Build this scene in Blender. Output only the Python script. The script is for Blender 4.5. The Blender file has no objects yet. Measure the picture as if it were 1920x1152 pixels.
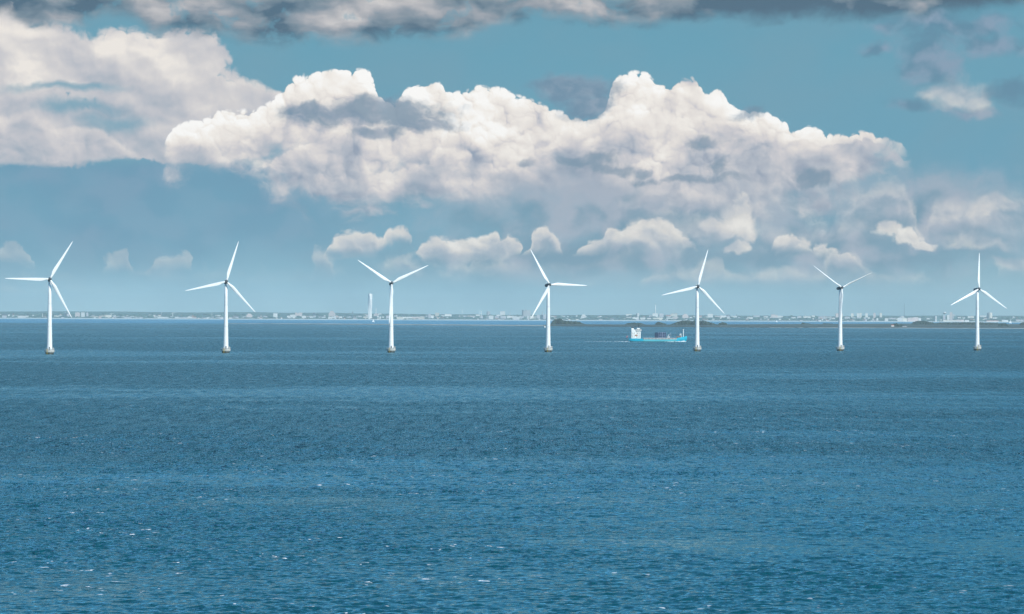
import bpy, bmesh, math, random
from mathutils import Vector, Matrix, noise
R = math.radians
rnd = random.Random(7)
scene = bpy.context.scene
COL = scene.collection

# ------------------------------------------------------------------ camera
F = 6400.0          # focal length in 1/1920 of the frame width
CH = 34.5           # eye height above the sea (ferry deck)
ROLL = 0.0038
cam_d = bpy.data.cameras.new('camera'); cam = bpy.data.objects.new('camera', cam_d); COL.objects.link(cam)
cam_d.sensor_width = 36.0; cam_d.lens = 36.0 * F / 1920.0
cam_d.clip_start = 1.0; cam_d.clip_end = 200000.0
cam.location = (0, 0, CH)
pitch = math.atan((592.15 - 576.0) / F)
cam.matrix_world = Matrix.Translation((0, 0, CH)) @ Matrix.Rotation(R(90) + pitch, 4, 'X') @ Matrix.Rotation(ROLL, 4, 'Z')
scene.camera = cam

# ------------------------------------------------------------------ light and exposure
SUN_AZ, SUN_EL = R(40), R(30)      # azimuth measured to the right of straight behind the viewer
sun_dir = Vector((math.sin(SUN_AZ) * math.cos(SUN_EL), -math.cos(SUN_AZ) * math.cos(SUN_EL), math.sin(SUN_EL)))
sd = bpy.data.lights.new('sun', 'SUN'); so = bpy.data.objects.new('sun', sd); COL.objects.link(so)
sd.energy = 3.8; sd.angle = R(0.5); sd.color = (1.0, 0.95, 0.88)
so.rotation_euler = sun_dir.to_track_quat('Z', 'Y').to_euler(); so.location = (0, 0, 500)
scene.view_settings.view_transform = 'Standard'; scene.view_settings.look = 'None'
scene.view_settings.exposure = 0.0; scene.view_settings.gamma = 1.0; scene.view_settings.use_curve_mapping = False
scene.cycles.volume_bounces = 1
scene.cycles.max_bounces = 6

# ------------------------------------------------------------------ node helper
def lin(r, g, b):
    f = lambda c: (c / 255 / 12.92) if c <= 10.3 else (((c / 255) + 0.055) / 1.055) ** 2.4
    return (f(r), f(g), f(b), 1.0)

class NT:
    def __init__(s, nt): s.nt = nt; s.n = nt.nodes; s.l = nt.links
    def put(s, sock, v):
        if v is None: return
        if isinstance(v, bpy.types.NodeSocket): s.l.new(v, sock)
        else: sock.default_value = v
    def m(s, op, a, b=None, c=None, clamp=False):
        n = s.n.new('ShaderNodeMath'); n.operation = op; n.use_clamp = clamp
        for i, v in enumerate((a, b, c)): s.put(n.inputs[i], v)
        return n.outputs[0]
    def add(s, a, b): return s.m('ADD', a, b)
    def sub(s, a, b): return s.m('SUBTRACT', a, b)
    def mul(s, a, b, clamp=False): return s.m('MULTIPLY', a, b, clamp=clamp)
    def mx(s, a, b): return s.m('MAXIMUM', a, b)
    def mn(s, a, b): return s.m('MINIMUM', a, b)
    def mad(s, a, b, c, clamp=False): return s.m('MULTIPLY_ADD', a, b, c, clamp)
    def v(s, op, a, b=None, c=None):
        n = s.n.new('ShaderNodeVectorMath'); n.operation = op
        for i, q in enumerate((a, b, c)):
            if q is not None: s.put(n.inputs[i], q)
        return n.outputs['Value'] if op in ('LENGTH', 'DOT_PRODUCT') else n.outputs[0]
    def xyz(s, x, y, z=0.0):
        n = s.n.new('ShaderNodeCombineXYZ')
        for i, q in enumerate((x, y, z)): s.put(n.inputs[i], q)
        return n.outputs[0]
    def sep(s, a):
        n = s.n.new('ShaderNodeSeparateXYZ'); s.put(n.inputs[0], a); return n.outputs
    def ss(s, x, a, b, lo=0.0, hi=1.0):        # smoothstep
        n = s.n.new('ShaderNodeMapRange'); n.interpolation_type = 'SMOOTHSTEP'
        for i, q in enumerate((x, a, b, lo, hi)): s.put(n.inputs[i], q)
        return n.outputs[0]
    def noise(s, vec, scale, detail=4.0, rough=0.5, dist=0.0, dim='2D', col=False, w=None):
        n = s.n.new('ShaderNodeTexNoise'); n.noise_dimensions = dim
        s.put(n.inputs['Vector'], vec); n.inputs['Scale'].default_value = scale
        n.inputs['Detail'].default_value = detail; n.inputs['Roughness'].default_value = rough
        n.inputs['Distortion'].default_value = dist
        return n.outputs['Color'] if col else n.outputs[0]
    def voro(s, vec, scale, detail=0.0, rough=0.5, lac=2.0, dim='2D', smooth=None):
        n = s.n.new('ShaderNodeTexVoronoi'); n.voronoi_dimensions = dim
        n.feature = 'SMOOTH_F1' if smooth else 'F1'; n.normalize = False
        if smooth: n.inputs['Smoothness'].default_value = smooth
        s.put(n.inputs['Vector'], vec); n.inputs['Scale'].default_value = scale
        n.inputs['Detail'].default_value = detail; n.inputs['Roughness'].default_value = rough
        n.inputs['Lacunarity'].default_value = lac
        return n.outputs['Distance']
    def mix(s, f, a, b, mode='MIX'):
        n = s.n.new('ShaderNodeMix'); n.data_type = 'RGBA'; n.blend_type = mode
        s.put(n.inputs[0], f); s.put(n.inputs[6], a); s.put(n.inputs[7], b)
        return n.outputs[2]
    def mix_f(s, f, a, b):
        n = s.n.new('ShaderNodeMix'); n.data_type = 'FLOAT'; s.put(n.inputs[0], f); s.put(n.inputs[2], a); s.put(n.inputs[3], b); return n.outputs[0]
    def ramp(s, f, stops, interp='LINEAR'):
        n = s.n.new('ShaderNodeValToRGB'); s.put(n.inputs[0], f); cr = n.color_ramp; cr.interpolation = interp
        while len(cr.elements) > 1: cr.elements.remove(cr.elements[-1])
        cr.elements[0].position = stops[0][0]; cr.elements[0].color = stops[0][1]
        for p, c in stops[1:]:
            e = cr.elements.new(p); e.color = c
        return n.outputs[0]
    def curve(s, x, pts, x0, x1, y0, y1):
        """piecewise profile y(x) through pts"""
        n = s.n.new('ShaderNodeFloatCurve'); c = n.mapping.curves[0]
        q = [((a - x0) / (x1 - x0), (b - y0) / (y1 - y0)) for a, b in pts]
        while len(c.points) > 2: c.points.remove(c.points[1])
        c.points[0].location = q[0]; c.points[1].location = q[-1]
        for a, b in q[1:-1]: c.points.new(a, b)
        for p in c.points: p.handle_type = 'AUTO_CLAMPED'
        n.mapping.update()
        t = s.mad(x, 1.0 / (x1 - x0), -x0 / (x1 - x0))
        s.put(n.inputs['Value'], t)
        return s.mad(n.outputs[0], (y1 - y0), y0)

# ------------------------------------------------------------------ world: Nishita sky with cloud masses at infinity
# Directions are measured as azimuth AX and height above the horizon P, both in 1/6400 rad.
def AX(px): return F * math.atan((px - 960.0) / F)
def HP(px, py): return 588.5 + ROLL * px - py
def build_world():
    w = bpy.data.worlds.new('World'); scene.world = w; w.use_nodes = True
    nt = w.node_tree; nt.nodes.clear(); t = NT(nt)
    out = nt.nodes.new('ShaderNodeOutputWorld'); bg = nt.nodes.new('ShaderNodeBackground')
    nt.links.new(bg.outputs[0], out.inputs[0])
    STR = 0.1; bg.inputs[1].default_value = STR
    sky = nt.nodes.new('ShaderNodeTexSky'); sky.sky_type = 'NISHITA'; sky.sun_disc = False
    sky.sun_elevation = SUN_EL; sky.sun_rotation = math.pi - SUN_AZ
    sky.altitude = 30; sky.air_density = 1.0; sky.dust_density = 0.6; sky.ozone_density = 3.0
    tc = nt.nodes.new('ShaderNodeTexCoord').outputs['Generated']
    dx, dy, dz = t.sep(tc)
    az = t.m('ARCTAN2', dx, dy)
    X = t.mul(az, F)
    hyp = t.m('SQRT', t.mad(dx, dx, t.mul(dy, dy)))
    P = t.mul(t.m('DIVIDE', dz, t.mx(hyp, 0.02)), F)
    p = t.xyz(X, P)
    C = lin

    # clear sky: Nishita, tinted teal, blended with the measured horizon tones
    n_sky = t.mix(1.0, sky.outputs[0], (1.02 * STR, 1.78 * STR, 1.88 * STR, 1), 'MULTIPLY')
    hz = t.ramp(t.mul(P, 1 / 1000.0), [(0.0, C(163, 200, 212)), (0.03, C(157, 196, 211)), (0.10, C(124, 173, 194)), (0.22, C(108, 157, 181)),
                                        (0.45, C(108, 161, 182)), (0.62, C(100, 157, 180)), (1.0, C(84, 140, 168))], 'B_SPLINE')
    # right side greyer close to the horizon
    side = t.ss(X, -700.0, 900.0)
    hz = t.mix(t.mul(t.mul(side, t.ss(P, 260.0, 20.0)), 0.55), hz, C(152, 182, 192))
    upper = t.ss(P, 700.0, 1600.0)
    base = t.mix(upper, hz, n_sky)

    # shared fields
    wn = t.noise(t.v('ADD', p, (311.0, 77.0, 0)), 1 / 110.0, 4, 0.55, col=True)
    wv = t.v('SUBTRACT', wn, (0.5, 0.5, 0.5))
    pw = t.v('MULTIPLY_ADD', wv, (70.0, 50.0, 0), p)                     # softly warped
    N1 = t.noise(t.v('MULTIPLY', pw, (1.0, 1.35, 1)), 1 / 60.0, 6, 0.58)
    n1 = t.sub(N1, 0.5)
    N2 = t.noise(t.v('MULTIPLY', p, (1.0, 1.6, 1)), 1 / 210.0, 3, 0.5)
    n2 = t.sub(N2, 0.5)
    # smooth relief of the hazier clouds, and the same a step towards the sun
    ps = t.v('MULTIPLY_ADD', wv, (50.0, 40.0, 0), t.v('MULTIPLY', p, (1.0, 1.25, 1)))
    S1 = t.noise(t.v('ADD', ps, (90.0, 40.0, 0)), 1 / 75.0, 4, 0.42)
    S2 = t.noise(t.v('ADD', ps, (97.0, 53.0, 0)), 1 / 75.0, 4, 0.42)
    GS = t.sub(S1, S2)
    # heaped lobes: round domes of three sizes (big heads, lobes, florets)
    pb = t.v('MULTIPLY_ADD', wv, (34.0, 34.0, 0), p)
    def dome(vec, size, off):
        d = t.voro(t.v('ADD', vec, (off, off * 1.7, 0)), 1.0 / size)
        return t.m('SQRT', t.mx(t.sub(1.0, t.mul(t.mul(d, d), 1.35)), 0.05))
    def lobes(vec, size, off, step):
        h = dome(vec, size, off); h2 = dome(t.v('ADD', vec, (step * 0.62, step * 0.78, 0)), size, off)
        return h, t.sub(h, h2)
    H1, G1 = lobes(pb, 74.0, 0.0, 7.0)
    pb2 = t.v('MULTIPLY_ADD', t.v('SUBTRACT', t.noise(p, 1 / 30.0, 2, 0.5, col=True), (0.5, 0.5, 0.5)), (16.0, 16.0, 0), pb)
    H2, G2 = lobes(pb2, 30.0, 431.0, 4.0)
    H3, G3 = lobes(pb2, 13.0, 97.0, 2.2)
    B = t.add(t.add(t.mul(H1, 0.5), t.mul(H2, 0.33)), t.mul(H3, 0.17))
    BE = t.add(t.add(t.mul(H1, 0.30), t.mul(H2, 0.38)), t.mul(H3, 0.32))   # outline relief
    fl = t.ss(N2, 0.38, 0.62)                                            # where florets show
    G = t.add(t.mul(G1, 0.55), t.add(t.mul(t.mul(G2, 0.42), t.mad(fl, 0.7, 0.4)), t.mul(t.mul(G3, 0.26), t.mad(fl, 0.9, 0.15))))
    AO = t.mul(t.sub(B, 0.84), 1.1)

    def puffs(lst, warp=pw):
        f = None
        for (cx, cy, rx, ry) in lst:
            c = (AX(cx), HP(cx, cy))
            q = t.v('LENGTH', t.v('MULTIPLY_ADD', warp, (1 / rx, 1 / ry, 0), (-c[0] / rx, -c[1] / ry, 0)))
            f = q if f is None else t.mn(f, q)
        return f
    Xr = t.add(X, t.mul(t.sub(t.sep(wn)[0], 0.5), 60.0))
    def prof(pts, x0=-980.0, x1=980.0, xin=None):
        q = [(AX(a), HP(a, b)) for a, b in pts]
        q = [(x0, q[0][1])] * (q[0][0] > x0 + 1) + q + [(x1, q[-1][1])] * (q[-1][0] < x1 - 1)
        return t.curve(xin or X, q, x0, x1, -50.0, 650.0)

    col = t.mix(t.mul(t.ss(N2, 0.3, 0.75), 0.35), base, C(122, 158, 176))
    col = t.mix(t.ss(P, 900.0, 700.0), base, col)
    # --- distant bluish veil under the left cloud
    veilL = t.mul(t.ss(t.mad(n1, 30.0, P), HP(0, 322), HP(0, 290), 1.0, 0.0), t.ss(P, HP(0, 560), HP(0, 420)))
    veilL = t.mul(veilL, t.mul(t.ss(X, AX(820), AX(420)), t.ss(N2, 0.2, 0.7, 0.45, 1.0)))
    col = t.mix(t.mul(veilL, 0.8), col, t.mix(t.ss(S1, 0.35, 0.65), C(107, 150, 177), C(124, 156, 181)))
    # --- pale rain-grey veil below the great cumulus, wide and soft
    f = puffs([(1210, 400, 440, 120), (1560, 470, 360, 90), (1100, 480, 420, 70), (1740, 420, 240, 110), (1150, 350, 380, 70), (780, 345, 160, 30)])
    a = t.mul(t.ss(t.add(f, t.mul(n1, 0.8)), 1.3, 0.15), t.mul(0.92, t.ss(P, 20.0, 110.0)))
    col = t.mix(a, col, t.mix(t.ss(t.add(S1, t.mul(t.ss(P, 120.0, 260.0), 0.20)), 0.38, 0.72), C(120, 150, 170), C(172, 178, 191)))

    # --- left cloud mass, soft and luminous
    soft_ramp = lambda g: t.ramp(g, [(0.0, C(140, 160, 178)), (0.25, C(168, 177, 189)), (0.5, C(196, 195, 201)), (0.72, C(215, 210, 210)), (1.0, C(243, 235, 227))])
    f0 = puffs([(60, 130, 150, 80), (230, 135, 190, 75), (340, 120, 90, 65), (330, 200, 170, 75), (430, 195, 110, 45), (250, 245, 120, 60), (60, 225, 150, 60), (15, 40, 40, 50), (370, 260, 90, 40), (60, 270, 170, 40), (300, 275, 90, 34), (450, 225, 120, 50), (400, 285, 110, 24)])
    f = t.add(f0, t.mul(t.sub(0.86, BE), 0.55))
    a = t.ss(t.add(f, t.mul(n1, 0.55)), 1.12, 0.86)
    g = t.add(t.mad(GS, 1.0, t.mad(G, 0.30, 0.47)), t.add(t.add(t.mul(n2, 1.1), t.mul(n1, 0.12)), t.add(t.ss(P, HP(0, 300), HP(0, 120), -0.12, 0.16), t.mul(t.ss(puffs([(300, 125, 110, 55), (45, 95, 80, 50), (200, 95, 60, 40), (60, 235, 80, 30)]), 1.3, 0.2), 0.30))))
    hole = t.ss(t.add(puffs([(110, 168, 120, 10), (150, 205, 100, 16), (215, 235, 80, 22)]), t.mul(n1, 1.0)), 1.3, 0.1)
    col = t.mix(t.mul(a, t.mad(hole, -0.72, 0.95)), col, soft_ramp(g))
    # lower-left bright bank with flat base
    top = prof([(0, 218), (40, 212), (80, 222), (110, 240), (160, 236), (185, 243), (205, 258), (225, 272), (248, 288), (262, 300), (300, 330)])
    e = t.sub(t.add(t.mad(t.sub(B, 0.8), 30.0, top), t.mul(n1, 14.0)), P)
    bot = t.sub(P, prof([(0, 314), (120, 311), (250, 296), (300, 296)]))
    a = t.mul(t.mul(t.ss(e, -5.0, 9.0), t.ss(t.mad(n1, 26.0, bot), -4.0, 9.0)), t.ss(X, AX(275), AX(238)))
    g = t.add(t.mad(G, 0.6, 0.52), t.add(t.mul(n2, 0.5), t.add(t.mul(GS, 1.2), t.ss(e, 40.0, 0.0, -0.10, 0.22))))
    col = t.mix(t.mul(a, 0.9), col, soft_ramp(g))

    # --- great cumulus: ranks of towers, far ones first
    cum_ramp = lambda g: t.ramp(g, [(0.0, C(150, 160, 178)), (0.2, C(180, 184, 194)), (0.4, C(207, 203, 206)), (0.58, C(229, 222, 217)), (0.78, C(243, 237, 230)), (1.0, C(253, 251, 248))])
    def rank(top_pts, bot_pts, xl, xr, amp, bright, soft_bot, edge=(-2.2, 3.6), xs=30.0, op=1.0):
        nonlocal col
        topc = prof(top_pts)
        e = t.sub(t.add(t.mad(t.sub(BE, 0.86), amp * 1.25, topc), t.mul(n1, amp * 0.25)), P)
        botc = prof(bot_pts)
        bt = t.sub(t.mad(n1, 120.0, t.mad(n2, 110.0, P)), botc)
        a = t.mul(t.ss(e, edge[0], edge[1]), t.ss(bt, -soft_bot, soft_bot))
        xw = t.mad(n1, 60.0, X)
        a = t.mul(a, t.mul(t.ss(xw, AX(xl) - xs * 0.4, AX(xl) + xs * 0.4), t.ss(xw, AX(xr) + xs * 0.4, AX(xr) - xs * 0.4)))
        rim = t.ss(e, 0.0, 60.0, 0.26, 0.0)
        low = t.ss(bt, 90.0, -20.0, 0.0, 0.32)
        g = t.add(t.add(t.mul(t.mul(G, 1.0), t.ss(bt, 0.0, 120.0, 0.25, 1.0)), bright + 0.06), t.add(t.add(t.mul(GS, 0.9), t.mul(t.mul(AO, 0.9), t.ss(bt, 0.0, 100.0, 0.3, 1.0))), t.add(rim, t.sub(t.mad(n2, 0.85, t.mul(t.sub(S1, 0.5), 0.2)), low))))
        col = t.mix(t.mul(a, op), col, cum_ramp(g))
    rank([(300, 275), (318, 250), (345, 232), (380, 226), (400, 212), (430, 205), (470, 208), (495, 198), (515, 180), (540, 158), (555, 142), (585, 140), (600, 134), (650, 131), (685, 133), (700, 155), (712, 180), (735, 188), (750, 178), (765, 163), (790, 154), (820, 156), (845, 175), (870, 172), (892, 160), (930, 160), (960, 178), (985, 184), (1015, 196), (1050, 210), (1090, 222), (1125, 218), (1140, 180), (1150, 152), (1175, 138), (1205, 137), (1230, 152), (1250, 154), (1270, 146), (1295, 144), (1312, 160), (1322, 178), (1345, 165), (1362, 185), (1385, 204), (1415, 206), (1440, 214), (1470, 228), (1490, 245), (1520, 238), (1550, 252), (1585, 256), (1610, 250), (1650, 256), (1685, 268), (1710, 290)],
         [(300, 300), (480, 302), (560, 325), (640, 350), (700, 350), (800, 355), (900, 355), (1000, 345), (1100, 335), (1250, 345), (1450, 360), (1600, 335), (1700, 300)],
         312, 1693, 30.0, 0.58, 46.0)
    rank([(300, 300), (312, 262), (335, 246), (372, 240), (392, 252), (405, 275), (430, 300), (560, 330), (800, 300), (830, 250), (860, 232), (900, 226), (950, 232), (990, 250), (1010, 280), (1040, 262), (1060, 236), (1085, 240), (1100, 262), (1130, 230), (1160, 214), (1200, 200), (1250, 205), (1290, 226), (1310, 260), (1330, 300)],
         [(300, 302), (430, 306), (560, 325), (800, 355), (900, 352), (1000, 345), (1250, 345), (1450, 352)],
         310, 1330, 34.0, 0.47, 46.0, (-3.0, 6.0), op=0.9)
    rank([(480, 305), (520, 292), (560, 276), (600, 262), (640, 252), (662, 250), (680, 275), (700, 330), (980, 340), (1010, 320), (1060, 300), (1120, 305), (1180, 306), (1220, 292), (1260, 262), (1290, 246), (1330, 238), (1390, 236), (1420, 250), (1450, 268), (1500, 262), (1560, 268), (1620, 262), (1660, 270), (1700, 300)],
         [(480, 318), (540, 352), (640, 372), (690, 370), (960, 330), (1100, 330), (1250, 350), (1450, 360), (1600, 335), (1700, 300)],
         500, 1700, 26.0, 0.30, 40.0, (-1.5, 4.0), op=0.95)

    # --- slate scud in front
    f = puffs([(690, 210, 150, 26), (585, 197, 70, 14), (780, 232, 75, 18), (1075, 165, 70, 30), (1105, 198, 48, 28), (720, 200, 90, 22), (700, 250, 60, 14)])
    a = t.ss(t.add(f, t.mul(n1, 1.5)), 1.3, 0.5)
    col = t.mix(t.mul(a, 0.85), col, t.mix(t.ss(N1, 0.35, 0.7), C(114, 140, 163), C(150, 162, 179)))
    f = puffs([(990, 314, 20, 11), (1110, 305, 36, 20), (1150, 322, 60, 9), (1312, 270, 38, 11), (1358, 312, 24, 18), (1520, 336, 44, 11), (1400, 215, 28, 9), (1200, 326, 26, 8), (1290, 340, 90, 6)])
    a = t.ss(t.add(f, t.mul(n1, 2.8)), 1.5, 0.35)
    col = t.mix(t.mul(a, 0.72), col, t.mix(t.ss(N1, 0.35, 0.7), C(116, 141, 162), C(146, 160, 177)))

    # --- fair-weather cumuli low over the city: rows with ragged tops and level bases
    low_ramp = lambda g: t.ramp(g, [(0.0, C(146, 166, 182)), (0.3, C(176, 184, 194)), (0.5, C(202, 202, 205)), (0.75, C(226, 220, 214)), (1.0, C(246, 239, 230))])
    leftfade = t.mul(t.ss(X, AX(340), AX(640), 0.36, 1.0), t.ss(X, AX(1735), AX(1790), 1.0, 0.6))
    def row(top_pts, bot_pts, op, bright=0.5, soft=(-4.0, 5.0), rag=34.0, bs=(-8.0, 18.0)):
        nonlocal col
        e = t.sub(t.add(prof(top_pts, xin=Xr), t.add(t.mul(n1, rag), t.mul(t.sub(B, 0.85), 30.0))), P)
        bt = t.sub(t.mad(n1, 40.0, P), prof(bot_pts, xin=Xr))
        a = t.mul(t.mul(t.ss(e, *soft), t.ss(bt, *bs)), leftfade)
        g = t.add(t.mad(GS, 1.8, bright), t.add(t.mul(G, 0.55), t.ss(e, 34.0, 2.0, -0.22, 0.22)))
        col = t.mix(t.mul(a, op), col, low_ramp(g))
    # hazy big ones, right
    row([(0, 520), (580, 520), (590, 472), (615, 468), (630, 520), (700, 520), (720, 492), (760, 486), (790, 500), (810, 520), (1160, 480), (1190, 430), (1230, 400), (1290, 410), (1330, 430), (1360, 440), (1400, 440), (1420, 436), (1440, 436), (1470, 430), (1500, 442), (1560, 430), (1590, 410), (1620, 370), (1650, 345), (1680, 350), (1705, 375), (1722, 408), (1735, 440), (1755, 400), (1770, 380), (1810, 384), (1840, 378), (1870, 366), (1920, 372)],
        [(0, 525), (700, 512), (800, 515), (1200, 480), (1330, 480), (1440, 470), (1600, 450), (1700, 440), (1760, 450), (1920, 470)], 0.55, 0.42, (-20.0, 24.0), 90.0, (-26.0, 40.0))
    row([(0, 468), (20, 459), (45, 464), (58, 484), (66, 515), (115, 520), (170, 520), (186, 490), (205, 477), (225, 472), (245, 482), (256, 515), (270, 515), (285, 490), (310, 476), (330, 474), (350, 486), (362, 520), (600, 500), (622, 450), (640, 434), (662, 428), (690, 436), (702, 452), (712, 436), (735, 421), (760, 426), (778, 444), (790, 480), (800, 462), (815, 452), (850, 446), (880, 450), (905, 448), (925, 440), (940, 452), (950, 440), (968, 446), (978, 462), (984, 480), (995, 438), (1020, 428), (1045, 440), (1060, 458), (1078, 482), (1100, 454), (1125, 440), (1150, 425), (1175, 432), (1195, 426), (1215, 411), (1240, 413), (1268, 430), (1292, 446), (1312, 470), (1325, 500), (1340, 510), (1430, 510), (1450, 452), (1475, 440), (1500, 448), (1530, 462), (1560, 456), (1590, 464), (1610, 470), (1622, 520), (1920, 520)],
        [(0, 486), (60, 503), (100, 504), (180, 512), (250, 512), (350, 506), (620, 478), (700, 476), (714, 458), (780, 458), (800, 490), (900, 494), (960, 484), (1060, 478), (1120, 478), (1180, 462), (1290, 468), (1330, 470), (1380, 486), (1425, 456), (1450, 470), (1560, 480), (1620, 494), (1650, 462), (1735, 472), (1800, 470), (1920, 510)], 0.88, 0.56)
    row([(0, 540), (820, 540), (850, 500), (900, 492), (960, 494), (1000, 505), (1040, 540), (1190, 540), (1215, 512), (1260, 506), (1300, 508), (1322, 488), (1345, 484), (1362, 506), (1400, 512), (1450, 504), (1540, 510), (1560, 488), (1590, 466), (1612, 470), (1622, 492), (1640, 512), (1720, 520), (1800, 540), (1868, 530), (1880, 492), (1905, 490), (1920, 500)],
        [(0, 545), (850, 512), (1000, 514), (1200, 532), (1500, 530), (1640, 528), (1880, 516), (1920, 514)], 0.42, 0.5, (-8.0, 12.0), 24.0, (-12.0, 16.0))
    f = puffs([(1372, 402, 34, 34), (1396, 432, 32, 26), (1378, 462, 30, 22), (1340, 425, 40, 26), (1380, 378, 24, 16), (1676, 430, 30, 22), (1700, 446, 40, 22), (1724, 462, 26, 10)])
    e = t.add(t.add(f, t.mul(n1, 0.9)), t.mul(t.sub(0.86, BE), 1.0))
    col = t.mix(t.mul(t.ss(e, 1.05, 0.6), 0.85), col, low_ramp(t.add(t.mad(GS, 1.6, t.mad(G, 0.5, 0.56)), t.ss(X, AX(1335), AX(1405), -0.16, 0.22))))
    f = puffs([(1815, 455, 52, 17), (1850, 462, 40, 12), (1790, 462, 30, 10), (1900, 500, 34, 16), (1870, 388, 60, 16), (1785, 400, 30, 24), (1830, 405, 26, 26)])
    col = t.mix(t.mul(t.ss(t.add(f, t.mul(n1, 1.1)), 1.2, 0.4), 0.55), col, low_ramp(t.mad(GS, 2.0, t.mad(G, 0.4, 0.56))))
    # ragged scraps high on the right
    f = puffs([(1800, 184, 58, 34), (1770, 180, 34, 22), (1836, 196, 34, 28)])
    a = t.ss(t.add(f, t.mul(n1, 1.2)), 1.25, 0.3)
    col = t.mix(t.mul(a, 0.72), col, low_ramp(t.mad(GS, 2.0, 0.48)))
    f = puffs([(1740, 90, 60, 60), (1780, 55, 130, 30), (1760, 140, 40, 30), (1860, 90, 90, 24), (1720, 205, 50, 16), (1900, 180, 40, 30), (1820, 215, 50, 12), (1640, 95, 40, 14)])
    a = t.ss(t.add(f, t.mul(n1, 1.8)), 1.4, 0.2)
    col = t.mix(t.mul(a, 0.7), col, t.mix(t.ss(S1, 0.4, 0.6), C(98, 132, 156), C(146, 158, 180)))

    # --- dark deck overhead, its ragged lower edge crossing the top of the view
    edge = prof([(0, 20), (60, 52), (120, 50), (230, 30), (300, 60), (400, 62), (480, 75), (600, 80), (700, 72), (850, 62), (960, 32), (1060, 30), (1180, 44), (1300, 36), (1380, 34), (1500, 30), (1640, 36), (1750, 30), (1850, 20), (1920, 12)])
    ew = t.sub(t.add(t.mad(n1, 44.0, P), t.mul(n2, 30.0)), edge)
    a = t.mul(t.ss(ew, -18.0, 22.0), t.ss(P, 1150.0, 680.0, 0.12, 1.0))
    a = t.mul(a, t.ss(t.add(N1, t.ss(X, AX(1100), AX(1400), 0.0, 0.3)), 0.30, 0.44, 0.55, 1.0))
    SD = t.noise(t.v('MULTIPLY', t.v('MULTIPLY_ADD', wv, (60.0, 30.0, 0), p), (1.0, 2.6, 1)), 1 / 130.0, 4, 0.45)
    g = t.add(t.add(t.mul(GS, 0.8), t.mul(t.sub(SD, 0.5), 2.3)), t.add(t.ss(ew, 0.0, 50.0, 0.22, 0.50), t.ss(X, AX(1200), AX(1420), 0.0, -0.50)))
    col = t.mix(a, col, t.ramp(g, [(0.0, C(84, 110, 130)), (0.25, C(122, 140, 154)), (0.5, C(150, 158, 168)), (0.75, C(182, 182, 186)), (1.0, C(206, 203, 203))]))
    # below the horizon: sea-coloured, never seen directly
    col = t.mix(t.ss(P, -4.0, -60.0), col, C(70, 112, 142))
    nt.links.new(t.v('MULTIPLY', col, (1 / STR, 1 / STR, 1 / STR)), bg.inputs[0])
    w.cycles.sampling_method = 'MANUAL'; w.cycles.sample_map_resolution = 512
build_world()

# ------------------------------------------------------------------ materials
MATS = {}
def mat(name, color, rough=0.6, var=0.12, scale=0.5, metal=0.0, spec=0.5, streak=0.0):
    """weathered surface: noise-mottled colour, optional vertical streaks"""
    if name in MATS: return MATS[name]
    m = bpy.data.materials.new(name); m.use_nodes = True; t = NT(m.node_tree)
    b = m.node_tree.nodes['Principled BSDF']
    tc = t.n.new('ShaderNodeTexCoord').outputs['Object']
    n = t.noise(tc, scale, 4, 0.6, dim='3D')
    c = tuple(color[:3]) + (1,)
    dark = tuple(x * (1 - var * 2) for x in color[:3]) + (1,); lite = tuple(min(1, x * (1 + var * 0.6)) for x in color[:3]) + (1,)
    cc = t.ramp(n, [(0.3, dark), (0.5, c), (0.7, lite)])
    if streak:
        s = t.noise(t.v('MULTIPLY', tc, (1, 1, 0.06)), scale * 3, 3, 0.6, dim='3D')
        cc = t.mix(t.mul(t.ss(s, 0.55, 0.8), streak), cc, tuple(x * 0.55 for x in color[:3]) + (1,))
    t.l.new(cc, b.inputs['Base Color'])
    b.inputs['Roughness'].default_value = rough; b.inputs['Metallic'].default_value = metal
    b.inputs['Specular IOR Level'].default_value = spec
    MATS[name] = m; return m

def facade(name, wall, win, fx, fz, frac=0.5):
    """plastered or panelled wall with window bands: fx, fz = bay width and storey height in metres"""
    if name in MATS: return MATS[name]
    m = bpy.data.materials.new(name); m.use_nodes = True; t = NT(m.node_tree)
    b = m.node_tree.nodes['Principled BSDF']
    x, y, z = t.sep(t.n.new('ShaderNodeTexCoord').outputs['Object'])
    nx, ny, nz = t.sep(t.n.new('ShaderNodeTexCoord').outputs['Normal'])
    h = t.add(x, y)
    a = t.m('LESS_THAN', t.m('FRACT', t.mul(h, 1 / fx)), frac)
    c = t.m('LESS_THAN', t.m('FRACT', t.mul(z, 1 / fz)), 0.5)
    side = t.m('LESS_THAN', t.m('ABSOLUTE', nz), 0.5)
    f = t.mul(t.mul(a, c), side)
    n = t.noise(t.xyz(x, y, z), 0.08, 3, 0.5, dim='3D')
    wc = t.ramp(n, [(0.35, tuple(q * 0.86 for q in wall) + (1,)), (0.65, tuple(wall) + (1,))])
    t.l.new(t.mix(f, wc, tuple(win) + (1,)), b.inputs['Base Color'])
    b.inputs['Roughness'].default_value = 0.6
    MATS[name] = m; return m

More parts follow.
